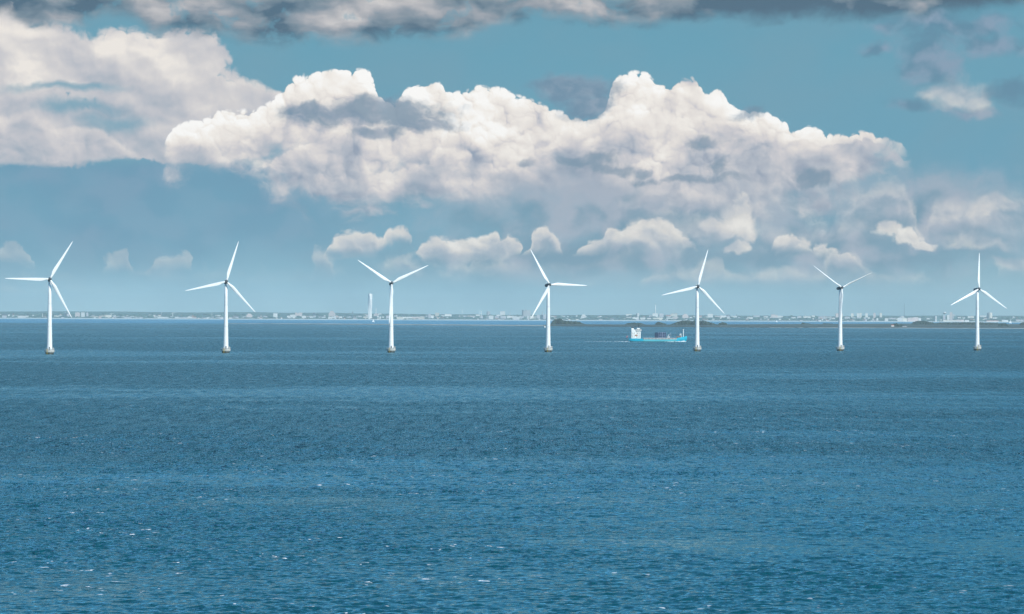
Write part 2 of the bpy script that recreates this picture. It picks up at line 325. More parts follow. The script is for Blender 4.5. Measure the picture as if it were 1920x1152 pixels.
# ------------------------------------------------------------------ mesh helpers
def link(name, bm, material, parent=None, smooth=False, mats=None):
    me = bpy.data.meshes.new(name); bm.normal_update(); bm.to_mesh(me); bm.free()
    for q in (mats or [material]): me.materials.append(q)
    if smooth:
        for p in me.polygons: p.use_smooth = True
    o = bpy.data.objects.new(name, me); COL.objects.link(o)
    if parent is not None: o.parent = parent
    return o
def thing(name, label, cat, loc=(0, 0, 0), rz=0.0, group=None, scale=1.0):
    o = bpy.data.objects.new(name, None); COL.objects.link(o); o.location = loc; o.rotation_euler = (0, 0, rz)
    o.scale = (scale,) * 3; o.empty_display_size = 1
    tag(o, label, cat, group); return o
def tag(o, label=None, cat=None, group=None, kind=None):
    if label: o['label'] = label
    if cat: o['category'] = cat
    if group: o['group'] = group
    if kind: o['kind'] = kind
    return o
def copy_tree(o, parent=None):
    c = o.copy(); COL.objects.link(c); c.parent = parent
    for ch in [q for q in o.children]: copy_tree(ch, c)
    return c
def box(bm, x0, x1, y0, y1, z0, z1, mi=0):
    v = [bm.verts.new(p) for p in ((x0, y0, z0), (x1, y0, z0), (x1, y1, z0), (x0, y1, z0), (x0, y0, z1), (x1, y0, z1), (x1, y1, z1), (x0, y1, z1))]
    for f in ((3, 2, 1, 0), (4, 5, 6, 7), (0, 1, 5, 4), (1, 2, 6, 5), (2, 3, 7, 6), (3, 0, 4, 7)):
        bm.faces.new([v[i] for i in f]).material_index = mi
def rings(bm, rs, cap0=True, cap1=True, mi=0):
    """loft a list of closed rings (lists of points)"""
    vs = [[bm.verts.new(p) for p in r] for r in rs]
    n = len(vs[0])
    for a, b in zip(vs, vs[1:]):
        for i in range(n):
            bm.faces.new((a[i], a[(i + 1) % n], b[(i + 1) % n], b[i])).material_index = mi
    if cap0: bm.faces.new(list(reversed(vs[0]))).material_index = mi
    if cap1: bm.faces.new(vs[-1]).material_index = mi
def lathe(bm, prof, n=24, cx=0.0, cy=0.0, mi=0):
    rings(bm, [[(cx + r * math.cos(2 * math.pi * i / n), cy + r * math.sin(2 * math.pi * i / n), z) for i in range(n)] for r, z in prof], mi=mi)
def tube(bm, a, b, r0, r1=None, n=8, mi=0):
    r1 = r0 if r1 is None else r1
    a = Vector(a); b = Vector(b); d = (b - a).normalized()
    u = d.orthogonal().normalized(); w = d.cross(u)
    rings(bm, [[c + (u * math.cos(2 * math.pi * i / n) + w * math.sin(2 * math.pi * i / n)) * r for i in range(n)] for c, r in ((a, r0), (b, r1))], mi=mi)

def yh(px): return 588.5 + ROLL * px
def at_sea(px, py):
    """point of the water surface seen at a direction"""
    d = CH * F / (py - yh(px)); return Vector(((px - 960) / F * d, d, 0))
def world_x(px, d): return (px - 960.0) / F * d
def z_at(px, py, d): return CH - (py - yh(px)) * d / F

# ------------------------------------------------------------------ sea
def build_sea():
    import numpy as np
    rg = np.random.RandomState(5)
    # rows get wider apart with distance, the water itself is a sum of wind waves
    q = np.concatenate([np.arange(740.0, 150.0, -0.5), np.arange(150.0, 8.9, -0.9)])
    d = CH * F / q; NR = len(d)
    NC = 1440; u = np.linspace(-0.20, 0.20, NC)
    Xg = (u[None, :] / 0.20 * (0.168 * d[:, None] + 70.0)); Yg = np.repeat(d[:, None], NC, 1)
    Z = np.zeros_like(Xg); DX = np.zeros_like(Xg); DY = np.zeros_like(Xg)
    gust = 1.0 + 0.34 * np.sin(Xg / 17 + 1.6 * np.sin(Yg / 41)) * np.sin(Yg / 23 + 1.4 * np.sin(Xg / 21 + 1)) + 0.26 * np.sin(Xg / 47 + 1.1 + 1.2 * np.sin(Yg / 88)) * np.sin(Yg / 52 + np.sin(Xg / 60))
    n = 72
    lam = np.exp(np.linspace(math.log(0.7), math.log(7.0), n)) * rg.uniform(0.94, 1.06, n)
    th = R(-96) + rg.normal(0, 0.46, n) * np.clip(1.25 - lam / 60, 0.6, 1.3)
    slope = 0.042 * np.where(lam < 2.6, 1.0, 2.6 / lam)
    for l_, t_, s_ in zip(lam, th, slope):
        k = 2 * math.pi / l_; amp = s_ / k; kx, ky = math.cos(t_) * k, math.sin(t_) * k
        f = kx * Xg + ky * Yg + rg.uniform(0, 6.283)
        sn = np.sin(f); cs = np.cos(f)
        Z += amp * cs; DX -= 0.75 * amp * math.cos(t_) * sn; DY -= 0.75 * amp * math.sin(t_) * sn
    fade = np.clip((0.20 - np.abs(u)) / 0.02, 0, 1)[None, :] * np.clip((740 - q) / 20, 0, 1)[:, None] * np.clip((q - 9) / 12, 0, 1)[:, None]
    Z *= gust * fade; DX *= gust * fade; DY *= gust * fade
    co = np.stack([Xg + DX, Yg + DY, Z], -1).reshape(-1, 3)
    # calm skirts joining the waves to the rest of the sea, out to the sides and behind
    left = np.stack([np.full(NR, -14000.0), d, np.zeros(NR)], -1); right = left.copy(); right[:, 0] = 14000.0
    back = np.array([(-14000.0, -3000.0, 0), (14000.0, -3000.0, 0)])
    verts = np.concatenate([co, left, right, back]); base = NR * NC
    i = np.arange(NR - 1)[:, None]; j = np.arange(NC - 1)[None, :]
    v0 = i * NC + j
    quads = np.stack([v0, v0 + 1, v0 + NC + 1, v0 + NC], -1).reshape(-1, 4)
    i = np.arange(NR - 1)
    ql = np.stack([base + i, i * NC, (i + 1) * NC, base + i + 1], -1)
    qr = np.stack([i * NC + NC - 1, base + NR + i, base + NR + i + 1, (i + 1) * NC + NC - 1], -1)
    quads = np.concatenate([quads, ql, qr]); nq = len(quads)
    near = np.concatenate([[base + 2 * NR, base + 2 * NR + 1, base + NR], np.arange(NC - 1, -1, -1), [base]])
    me = bpy.data.meshes.new('sea'); me.vertices.add(len(verts)); me.vertices.foreach_set('co', verts.ravel())
    idx = np.concatenate([quads.ravel(), near]); me.loops.add(len(idx)); me.loops.foreach_set('vertex_index', idx.astype(np.int32))
    me.polygons.add(nq + 1); st = np.concatenate([np.arange(nq) * 4, [nq * 4]])
    me.polygons.foreach_set('loop_start', st.astype(np.int32)); me.polygons.foreach_set('use_smooth', np.ones(nq + 1, dtype=bool))
    me.update(calc_edges=True)
    m = bpy.data.materials.new('sea_water'); m.use_nodes = True; t = NT(m.node_tree); b = m.node_tree.nodes['Principled BSDF']
    pos = t.n.new('ShaderNodeTexCoord').outputs['Object']
    x, y, z = t.sep(pos)
    # wave trains: long-crested chop, swell, ripples
    pr = t.v('MULTIPLY', pos, (0.62, 1.0, 0))
    big = t.noise(pr, 1 / 60.0, 4, 0.55)
    chop = t.noise(pr, 1 / 7.0, 3, 0.55, 0.3)
    rip = t.noise(pr, 1 / 1.9, 2, 0.6)
    # wind patches: rougher and calmer water, several hundred metres across
    wp = t.noise(t.v('MULTIPLY', pos, (0.6, 1.0, 0)), 1 / 420.0, 5, 0.55)
    wp2 = t.noise(t.v('MULTIPLY', pos, (0.5, 1.0, 0)), 1 / 60.0, 4, 0.6)
    rows = t.noise(t.v('MULTIPLY', pos, (1 / 4.5, 1 / 34.0, 0)), 1.0, 4, 0.75)      # wind rows lying along the wind
    rowc = t.mad(t.ss(rows, 0.34, 0.66), 1.15, 0.42)
    wind = t.ss(t.add(t.mul(wp, 0.7), t.mul(wp2, 0.3)), 0.40, 0.58)
    h = t.add(t.add(t.mul(big, t.ss(y, 1200.0, 3000.0, 0.5, 9.0)), t.mul(chop, t.mul(t.mul(t.mad(wind, 1.0, 0.6), rowc), t.ss(y, 400.0, 900.0, 0.25, 2.6)))), t.mul(rip, t.mul(t.mul(t.mad(wind, 0.50, 0.10), t.mix_f(t.ss(y, 500.0, 1100.0), 1.0, rowc)), t.ss(y, 330.0, 900.0, 1.0, 2.9))))
    bump = t.n.new('ShaderNodeBump'); bump.inputs['Strength'].default_value = 1.0; bump.inputs['Distance'].default_value = 1.0
    t.l.new(h, bump.inputs['Height'])
    # body colour: green-blue, shallows round the island turquoise
    shal = t.ss(y, 12200.0, 14000.0)
    deep = t.mix(wp2, (0.002, 0.054, 0.077, 1), (0.003, 0.082, 0.108, 1))
    body = t.mix(shal, deep, (0.0, 0.22, 0.42, 1))
    # breaking crests
    fo = t.mul(t.ss(t.noise(t.v('MULTIPLY', pos, (0.6, 1, 0)), 1 / 1.5, 2, 0.6), 0.69, 0.72), t.mul(t.ss(t.noise(pos, 1 / 23.0, 2, 0.5), 0.54, 0.62), t.ss(t.noise(pos, 1 / 160.0, 2, 0.5), 0.38, 0.5)))
    body = t.mix(fo, body, (0.8, 0.82, 0.84, 1))
    rough = t.mad(fo, 0.4, t.add(t.mad(wind, 0.06, 0.05), t.add(t.mul(t.mad(rowc, 0.55, 0.30), t.ss(y, 300.0, 900.0, 0.0, 0.25)), t.ss(y, 6000.0, 14000.0, 0.0, 0.16))))
    df = t.n.new('ShaderNodeBsdfDiffuse'); gl = t.n.new('ShaderNodeBsdfGlossy'); fr = t.n.new('ShaderNodeFresnel'); mxs = t.n.new('ShaderNodeMixShader')
    t.l.new(body, df.inputs['Color']); t.l.new(bump.outputs[0], df.inputs['Normal'])
    gl.distribution = 'GGX'; gl.inputs['Color'].default_value = (0.62, 0.93, 0.98, 1); t.l.new(rough, gl.inputs['Roughness']); t.l.new(bump.outputs[0], gl.inputs['Normal'])
    fr.inputs['IOR'].default_value = 1.333; t.l.new(bump.outputs[0], fr.inputs['Normal'])
    t.l.new(t.mul(fr.outputs[0], t.mad(fo, -0.9, 1.0)), mxs.inputs[0]); t.l.new(df.outputs[0], mxs.inputs[1]); t.l.new(gl.outputs[0], mxs.inputs[2])
    t.n.remove(b); out = [q for q in t.n if q.type == 'OUTPUT_MATERIAL'][0]; t.l.new(mxs.outputs[0], out.inputs['Surface'])
    me.materials.append(m); o = bpy.data.objects.new('sea', me); COL.objects.link(o); tag(o, kind='structure'); return o
build_sea()

# ------------------------------------------------------------------ far coast
COAST = 26000.0; SL = 90.0
def coast_near(x): return COAST + 60 * noise.noise(Vector((x / 500.0, 3.1, 0))) + 30 * noise.noise(Vector((x / 90.0, 8.1, 0)))
def terrain_z(x, y):
    d = y - coast_near(x)
    if d < 0: return -1.2
    z = min(3.6, d * 0.3) + max(0, d - 20) / SL
    if d > 3000:
        k = min(1, (d - 3000) / 3000.0)
        px = 960 + x * F / y
        z = 3.6 + 3000 / SL + k * (7 + 16 * noise.noise(Vector((x / 1500.0, y / 3000.0, 1.7))) + 6 * noise.noise(Vector((x / 350.0, y / 900.0, 4.4)))) + (6 if px < 900 else 0) * k
    z += 0.8 * noise.noise(Vector((x / 120.0, y / 200.0, 0.3))) * min(1, max(0, d / 100))
    return z
def build_coast():
    bm = bmesh.new()
    ds = [-40, 0, 20, 60, 140, 300, 600, 1000, 1600, 2300, 3000, 3600, 4300, 5200, 6200]
    N = 620
    g = []
    for d in ds:
        row = []
        for i in range(N + 1):
            x = -12500 + 25000 * i / N
            y = coast_near(x) + d
            row.append(bm.verts.new((x, y, terrain_z(x, y) if d > 0 else (-1.2 if d < 0 else 0.3))))
        g.append(row)
    for a, b in zip(g, g[1:]):
        for i in range(N): bm.faces.new((a[i], a[i + 1], b[i + 1], b[i]))
    m = bpy.data.materials.new('coast_land'); m.use_nodes = True; t = NT(m.node_tree); b = m.node_tree.nodes['Principled BSDF']
    pos = t.n.new('ShaderNodeTexCoord').outputs['Object']; x, y, z = t.sep(pos)
    f1 = t.noise(t.v('MULTIPLY', pos, (1, 0.35, 0)), 1 / 160.0, 4, 0.6)
    field = t.voro(t.v('MULTIPLY', pos, (1, 0.5, 0)), 1 / 300.0)
    c = t.ramp(f1, [(0.3, (0.05, 0.105, 0.085, 1)), (0.5, (0.07, 0.135, 0.11, 1)), (0.62, (0.10, 0.16, 0.12, 1)), (0.75, (0.17, 0.18, 0.13, 1))])
    c = t.mix(t.ss(z, 3.9, 3.0), c, (0.72, 0.74, 0.72, 1))      # pale beach and quay stone at the waterline
    t.l.new(c, b.inputs['Base Color']); b.inputs['Roughness'].default_value = 0.95
    o = link('far_coast', bm, m, smooth=True); tag(o, kind='structure')
build_coast()

def leaf_mat(name, a, b_):
    if name in MATS: return MATS[name]
    m = bpy.data.materials.new(name); m.use_nodes = True; t = NT(m.node_tree); b = m.node_tree.nodes['Principled BSDF']
    pos = t.n.new('ShaderNodeTexCoord').outputs['Object']
    n = t.noise(pos, 0.12, 4, 0.6, dim='3D')
    t.l.new(t.ramp(n, [(0.35, a + (1,)), (0.65, b_ + (1,))]), b.inputs['Base Color']); b.inputs['Roughness'].default_value = 0.9
    MATS[name] = m; return m
ICO = None
def crown(bm, c, r, rz, seed):
    """irregular leafy crown: lumpy shell plus loose leaf clumps"""
    global ICO
    if ICO is None:
        tmp = bmesh.new(); bmesh.ops.create_icosphere(tmp, subdivisions=2, radius=1)
        ICO = ([v.co.copy() for v in tmp.verts], [[v.index for v in f.verts] for f in tmp.faces]); tmp.free()
    vs = []
    for co in ICO[0]:
        k = 1 + 0.34 * noise.noise(co * 1.7 + Vector((seed, 0, 0))) + 0.22 * noise.noise(co * 4.1 + Vector((0, seed, 0)))
        vs.append(bm.verts.new((c[0] + co.x * r * k, c[1] + co.y * r * k, c[2] + co.z * rz * k)))
    for f in ICO[1]: bm.faces.new([vs[i] for i in f])
def coast_woods():
    bm = bmesh.new()
    for k in range(1500):
        px = rnd.uniform(-60, 1980)
        dens = 0.5 + 0.5 * noise.noise(Vector((px / 60.0, 2.2, 0)))
        if rnd.random() > dens + 0.25: continue
        d = 40 + 2800 * rnd.random() ** 1.6
        y = COAST + d; x = world_x(px, y); z = terrain_z(x, y)
        r = rnd.uniform(5, 10) * (1 + d / 5000)
        crown(bm, (x, y, z + r * 0.25), r * rnd.uniform(1, 2.6), r * rnd.uniform(0.45, 0.75), k * 0.37)
    o = link('woodland', bm, leaf_mat('far_leaves', (0.05, 0.105, 0.085), (0.08, 0.15, 0.115)), smooth=True)
    tag(o, 'band of green woodland between the houses of the far shore', 'woodland', kind='stuff')
coast_woods()

# ------------------------------------------------------------------ city buildings
TONE = {'white': (0.92, 0.90, 0.86), 'cream': (0.86, 0.80, 0.68), 'pink': (0.74, 0.60, 0.56), 'grey': (0.46, 0.46, 0.47),
        'lavender': (0.62, 0.60, 0.64), 'slate': (0.10, 0.15, 0.20), 'teal': (0.16, 0.28, 0.28), 'beige': (0.66, 0.60, 0.50)}
WORD = {'white': 'white', 'cream': 'cream', 'pink': 'pale pink', 'grey': 'light grey', 'lavender': 'lavender grey', 'slate': 'dark slate or shaded-side', 'teal': 'dark teal', 'beige': 'beige'}
def wall_mat(tone, i):
    c = TONE[tone]; w = (0.55, 0.58, 0.60) if tone not in ('slate', 'teal') else (0.05, 0.07, 0.09)
    k = i % 3
    return facade('wall_%s_%d' % (tone, k), tuple(q * (1, 0.94, 0.88)[k] for q in c), w, (5.0, 7.0, 9.0)[k], (3.2, 3.6, 4.2)[k], (0.35, 0.42, 0.5)[k])
ROOF = {'dark': mat('roof_dark', (0.10, 0.11, 0.12), 0.8, scale=0.1), 'red': mat('roof_red', (0.34, 0.13, 0.09), 0.8, scale=0.1), 'pale': mat('roof_pale', (0.55, 0.55, 0.54), 0.7, scale=0.1)}
NBL = [0]
def place(px, yb):
    dy = yb - yh(px)
    z = (CH - dy * (COAST + 20 - 2.2 * SL) / F) / (1 + SL * dy / F)
    z = max(2.0, min(z, 36.0)); y = COAST + 40 + SL * (z - 2.2)
    return y
def building(px0, px1, yt, yb, tone='white', shape='block', roof=None, name=None, label=None, cat='building', group=None):
    """one building: walls, roof and rooftop pieces, footprint from its real width"""
    NBL[0] += 1; i = NBL[0]
    pc = (px0 + px1) / 2; Y = place(pc, yb); xc = world_x(pc, Y)
    W = max(5.0, (px1 - px0) * Y / F); ztop = z_at(pc, yt, Y); zb = terrain_z(xc, Y) - 1.0
    zb = max(zb, 0.2); H = max(4.0, ztop - zb)
    D = min(max(14.0, W * 0.6), 42.0)
    rr = random.Random(i * 13 + 5)
    rz = R(rr.uniform(-10, 4)) if W < 60 else R(rr.uniform(-3, 2))
    root = bpy.data.objects.new(name or 'building', None); COL.objects.link(root)
    root.location = (xc, Y + D / 2, zb); root.rotation_euler = (0, 0, rz)
    bm = bmesh.new()
    wm = wall_mat(tone, i)
    hw = W / 2
    if shape == 'block':
        nseg = 1 if W < 45 else rr.randint(2, 4)
        xs = [-hw] + sorted(rr.uniform(-hw * .75, hw * .75) for _ in range(nseg - 1)) + [hw]
        tops = []
        for a, b in zip(xs, xs[1:]):
            h = H * (1.0 if nseg == 1 else rr.choice((1.0, 1.0, 0.86, 0.93)))
            box(bm, a + 0.03, b - 0.03, -D / 2 + rr.uniform(0, 3) * (nseg > 1), D / 2, 0, h); tops.append((a, b, h))
        rb = bmesh.new()
        for a, b, h in tops:
            box(rb, a - 0.4, b + 0.36, -D / 2 - 0.4, D / 2 + 0.4, h + 0.01, h + 0.7)
            u = rr.uniform(a + (b - a) * .2, b - (b - a) * .45); box(rb, u, u + (b - a) * .25, -D * .2, D * .2, h + 0.7, h + 2.6)
        part_roof = rb; rmat = ROOF[roof or 'pale']
    elif shape == 'gable':
        eh = max(2.5, H * 0.62)
        box(bm, -hw, hw, -D / 2, D / 2, 0, eh)
        rb = bmesh.new()
        rings(rb, [[(x, -D / 2 - .5, eh + .01), (x, D / 2 + .5, eh + .01), (x, 0, H)] for x in (-hw - .5, hw + .5)])
        box(rb, hw * .3, hw * .3 + 1.2, -0.8, 0.8, H - 1.0, H + 1.6)
        part_roof = rb; rmat = ROOF[roof or 'dark']
    elif shape == 'stepped':
        rb = bmesh.new(); n = 4; z = 0
        for k in range(n):
            w_ = hw * (1 - 0.17 * k); h = H * (0.62 if k == 0 else 0.38 / (n - 1))
            box(bm, -w_, w_, -D / 2 * (1 - .15 * k), D / 2 * (1 - .15 * k), z, z + h - .02); z += h
            box(rb, -w_ - .2, w_ + .2, -D / 2 * (1 - .15 * k) - .2, D / 2 * (1 - .15 * k) + .2, z - .02, z + .5) if k == n - 1 else None
        part_roof = rb; rmat = ROOF['pale']
    elif shape == 'round':
        rb = bmesh.new()
        lathe(bm, [(hw, 0), (hw, H * .9)], 20)
        lathe(rb, [(hw * 1.01, H * .9 + .01), (hw * .9, H * .95), (hw * .55, H * .99), (hw * .2, H)], 20)
        part_roof = rb; rmat = ROOF['pale']
    elif shape == 'dome':
        rb = bmesh.new()
        box(bm, -hw, hw, -D / 2, D / 2, 0, H * .5)
        lathe(rb, [(hw * .9 * math.cos(a), H * .5 + H * .5 * math.sin(a)) for a in [q * math.pi / 2 / 6 for q in range(6)]] + [(0.3, H)], 18)
        part_roof = rb; rmat = ROOF['pale'] if tone != 'slate' else ROOF['dark']
    link('walls', bm, wm, root)
    link('roof', part_roof, rmat, root)
    tag(root, label, cat, group)
    return root, i

# landmark-relative wording for the many buildings of the skyline
LAND = [(93, 'the leftmost turbine'), (424, 'the second turbine from left'), (694, 'the twisting white skyscraper'), (734, 'the third turbine from the left'),
        (1028, 'the fourth turbine from the left'), (1307, 'the third turbine from the right'), (1575, 'the second turbine from the right'), (1833, 'the rightmost turbine')]
ORD = ['nearest', 'second', 'third', 'fourth', 'fifth', 'sixth', 'seventh', 'eighth', 'ninth', 'tenth', 'eleventh', 'twelfth', 'thirteenth', 'fourteenth', 'fifteenth', 'sixteenth', 'seventeenth', 'eighteenth']
B_ = '''
4 12 589.3 596 lavender gable|33 52.5 592.3 596.4 white block|60 63.6 590.4 594.5 white dome|102 112 592 595 cream block|120 124.5 587 595 slate block|126 129.5 588.5 595 lavender block
141 149.4 586.3 595.5 pink block|152.3 158.6 586.2 596 white block|162 165.3 587 595 lavender block|168 184 592.2 595.6 beige gable|186 198 591.4 596 beige block|198 208.5 591 596.4 cream block|211 238 594 597 lavender block
240 268 594.6 597.3 lavender block|290 315 594.2 597 white block|316 322 592 595.4 lavender gable|328 335 594.6 597.3 white block|335.5 351 595.2 597.4 lavender block|352 360 594.4 597.3 white block|361 368 594.2 597.4 pink gable
378 384 594 596.5 white gable|388 394 595 597.4 white block|404 419 591.4 594 white block|405 418 594.6 597.2 lavender block|436 447 592.4 597.6 lavender gable|452 457 595.2 597.6 white block|462 473 588.6 596.4 pink stepped
483 487 593 597.5 white gable|493 501 593 596.5 lavender block|512.5 520 588 597 white block|538 543.4 592.5 597.3 white block|544 553 590.5 597.5 white block|553.6 566 586.5 594 pink block|566.2 574 592.6 598 white block|580 592 592.2 595.4 lavender block|586.5 591 586.6 592.4 slate block
598 610 593.2 596.4 white gable|616.6 628.2 583.6 595.5 pink stepped|615.6 629.4 593.6 598.4 white block|635 642 594 597.6 white block|644 648.4 592.4 595 white gable|650 659 594.4 597.6 lavender block|663 667.4 593 596.4 white gable|672 678 592.6 595.6 lavender block
680 690 590.4 593.6 pink block|681 692 593.6 598.2 cream block|701 709 588 593.6 pink stepped|709.5 715 588.5 592 white block|711 717 590 594.5 teal block|711.4 714.8 594 598.6 white block|717 719.8 594 598.6 white block|724 729.5 592 598.6 lavender block
743.5 756 594.2 599 cream block|756.3 772 594.6 599 white block|772.3 787 594 599 pink block|787.4 796 593.6 599 beige block|754 758.5 589 593 slate dome|798 803 591 595 lavender gable|803.4 808 589.2 597.4 lavender block|808.3 813 592 597.4 white block|816 823.4 587 594 beige block|827 833 590 594 white gable|834 846.5 589.2 594 white block
860 875 592.4 595 lavender block|876 890 592.2 595 pink block|892 900 590.4 594 white block|901 905.5 592.6 598.5 lavender block|914.4 919 584.4 593 grey block|912.6 914.2 583.8 593 slate block|916.6 925 592.4 599 white block|928 936 593 598.6 lavender block|931 937 590.6 593.4 white block
938.3 947 584.2 593 white block|938.4 949 593.2 598.8 lavender block|951 956.5 592.6 598.8 white block|957 963 592.8 598.8 white block|963.6 976 592.8 599.2 white block|978.8 981 581.4 594 slate block|981.2 995 581 594 grey block|977 982 593.6 598.4 lavender block|982.5 988 594 598.6 teal block|988.6 991.4 593 598.8 white block|993 1002 592.8 599.3 cream block|1003 1006 593.2 598.8 grey block|1007 1012.4 591.2 598.8 lavender block|1014 1018 590.4 598.8 slate block|1019 1024 590.2 598.8 lavender block
1033 1040 592 595 white gable|1050 1060 592.6 595 lavender block|1064 1072 592.2 595 white gable|1080 1083 592 596 white block|1090 1099 590 597.6 white stepped|1123 1128 592 595 white gable|1145 1151 597 600 lavender gable|1168 1173 596.6 599.4 white gable|1174 1185 589 591.8 white block|1186 1197.5 594.6 599.6 white block|1192.6 1195.2 588.2 595 slate block|1195.3 1198.6 588 595 white block
1201 1210 596 600 white block|1213 1221 595 599.4 white gable|1217 1223.4 592 595.4 grey block|1223.8 1234 588 595.4 white block|1236 1244 588.6 595.2 lavender block|1224 1243 595.6 600.4 cream block|1249 1257.6 591 595.4 pink gable|1258 1270 588 595.4 cream block|1250 1261 595.4 599.4 white block|1262 1272 594.8 599 pink block
1279 1291 589 597.4 pink stepped|1293 1298 593.4 597 white gable|1299.5 1305 592.4 595.4 white gable|1311 1316 592 597 pink gable|1321 1326 593 596 white gable|1327 1337 589 596 white block|1340 1351 592.6 596.6 pink block|1351.4 1361 592.2 596.6 white block|1361.4 1368 590.6 595 lavender gable|1371 1382 592.6 596 white block|1396 1400.6 596 599 white gable|1401 1412 594.6 598.4 white block|1413 1425 592 595 lavender block|1432 1440 592 596 white gable
1446 1458 590 596.4 pink block|1458.4 1468 592.6 596.4 white block|1484 1492 593.6 598 white gable|1495 1503 593.6 598 lavender block|1506 1520 593 598 white block|1522 1528 592 595.4 white block|1535 1547 593 599 lavender block|1547.4 1560 593.4 599 grey block|1567 1580 588 596 pink block|1561 1566 594.4 599 white gable|1584 1593.6 594.4 598.6 lavender block
1595.8 1600.6 587.8 596 cream block|1606.8 1611.4 587.8 596 white block|1611.8 1616 587.4 596 cream block|1622.8 1627.4 587.8 596 white block|1637.8 1642 587.4 597 pink block|1649.6 1653.8 587.4 597 cream block|1598 1604 595.6 599 lavender block|1607 1614 595.4 599 lavender block|1620 1624 595.4 599 lavender block|1627.6 1631 595.2 600 white block|1622 1626 599 603.4 lavender block|1636 1638.6 597.8 603.4 white block|1643.6 1647 597.4 603.4 white block|1650 1655 595.6 599 lavender gable|1659 1665.2 597.4 602.6 white block|1588 1593 600 603 lavender gable
1668 1682 596.4 599.4 lavender block|1683 1692 596.4 603.8 white block|1692.4 1701 597 603.8 cream block|1687 1696 592.6 597 white dome|1702 1711.4 596.2 603.6 pink block|1711.8 1722 595.4 603.6 pink block|1722.4 1727 597 603.4 white block|1752 1754 592.4 603.8 slate block|1754.2 1756.4 593.2 603.8 white block|1757 1763.4 591.8 603.6 teal block|1768.6 1773 592 603 lavender block|1776 1780.4 591 601 white block|1781 1786 586 600.6 pink block|1786.4 1790 590 599 lavender block|1788.4 1794 592.6 600 teal block
1796 1802 593.4 597.4 white gable|1805 1810 594 598 white gable|1815 1820 593.2 598 white block|1820.4 1826.6 592.8 598 cream block|1769 1795 600 604.6 cream block|1795.4 1808 599.6 604.6 pink block|1809.6 1817 599 604 white gable|1838 1850 592 595 white block|1850.8 1853 587 598.6 slate block|1853.2 1861 586 598.6 cream round|1861.6 1870 595.6 599.6 white block|1850 1872.6 600.6 604.6 pink gable|1880 1891 600.6 603.8 white block|1898 1903 593.6 598 white dome|1905 1919 599.4 603 lavender block
'''
blds = []  # some thin slate blocks are painted-in shaded left sides of their pale neighbours
for line in B_.strip().split('\n'):
    for e in line.split('|'):
        q = e.split(); a, b, c, d = map(float, q[:4])
        tone, shape = q[4], q[5]
        roof = 'red' if (tone == 'pink' and shape == 'gable') else None
        w = b - a; h = d - c
        noun = {'gable': 'house', 'dome': 'domed hall', 'round': 'rounded tower block', 'stepped': 'stepped tower block'}.get(shape) or ('tower block' if h > 1.25 * w else ('shed' if w > 2.6 * h else 'block'))
        siz = 'tall' if h > 8 else ('long low' if w > 2.6 * h else ('small' if w * h < 26 else 'broad' if w > h else 'plain'))
        r_, i = building(a, b, c, d, tone, shape, roof, name={'house': 'house', 'shed': 'warehouse', 'domed hall': 'domed_hall'}.get(noun, 'apartment_block'), cat={'house': 'house', 'shed': 'warehouse', 'domed hall': 'hall'}.get(noun, 'building'))
        blds.append((r_, (a + b) / 2, '%s %s %s' % (siz, WORD[tone], noun)))
seen = {}
for r_, px, desc in sorted(blds, key=lambda q: q[1]):
    lp, lname = min(LAND, key=lambda L: abs(L[0] - px))
    seen.setdefault((lp, lname, px > lp, desc), []).append((abs(px - lp), r_))
for (lp, lname, right, desc), L in seen.items():
    L.sort(key=lambda q: q[0])
    for k, (_, r_) in enumerate(L):
        side = 'right' if right else 'left'
        r_['label'] = ('%s ashore %s of %s' % (desc, side, lname)) if len(L) == 1 else \
                      ('%s %s %s of %s' % ('nearest' if k == 0 else ORD[k] + ' nearest', desc, side, lname))

# the scatter of little houses nobody can tell apart
protos = {}
def little_house(px, yb, w, h, tone, roofc):
    Y = place(px, yb); x = world_x(px, Y); key = (tone, roofc)
    if key not in protos:
        root = bpy.data.objects.new('small_house', None); COL.objects.link(root)
        bm = bmesh.new(); box(bm, -.5, .5, -.4, .4, 0, .62); link('walls', bm, wall_mat(tone, 0), root)
        bm = bmesh.new(); rings(bm, [[(q, -.46, .625), (q, .46, .625), (q, 0, 1)] for q in (-.53, .53)]); link('roof', bm, ROOF[roofc], root)
        protos[key] = root; o = root
    else: o = copy_tree(protos[key])
    o.location = (x, Y, max(0.2, terrain_z(x, Y) - 0.5)); o.scale = (w, min(w, 16), h); o.rotation_euler = (0, 0, R(rnd.uniform(-25, 25)))
    tag(o, 'little pale house among the trees of the far shore', 'house', 'little houses scattered along the far shore')
for k in range(230):
    px = rnd.uniform(0, 1920)
    if 1100 < px < 1170 and rnd.random() < 0.5: continue
    base = yh(px) + 8.3
    yb = base - rnd.random() ** 1.3 * 5.5
    little_house(px, yb, rnd.uniform(9, 26), rnd.uniform(6, 12), rnd.choice(('white', 'white', 'lavender', 'cream', 'pink')), rnd.choice(('pale', 'red', 'dark', 'pale')))

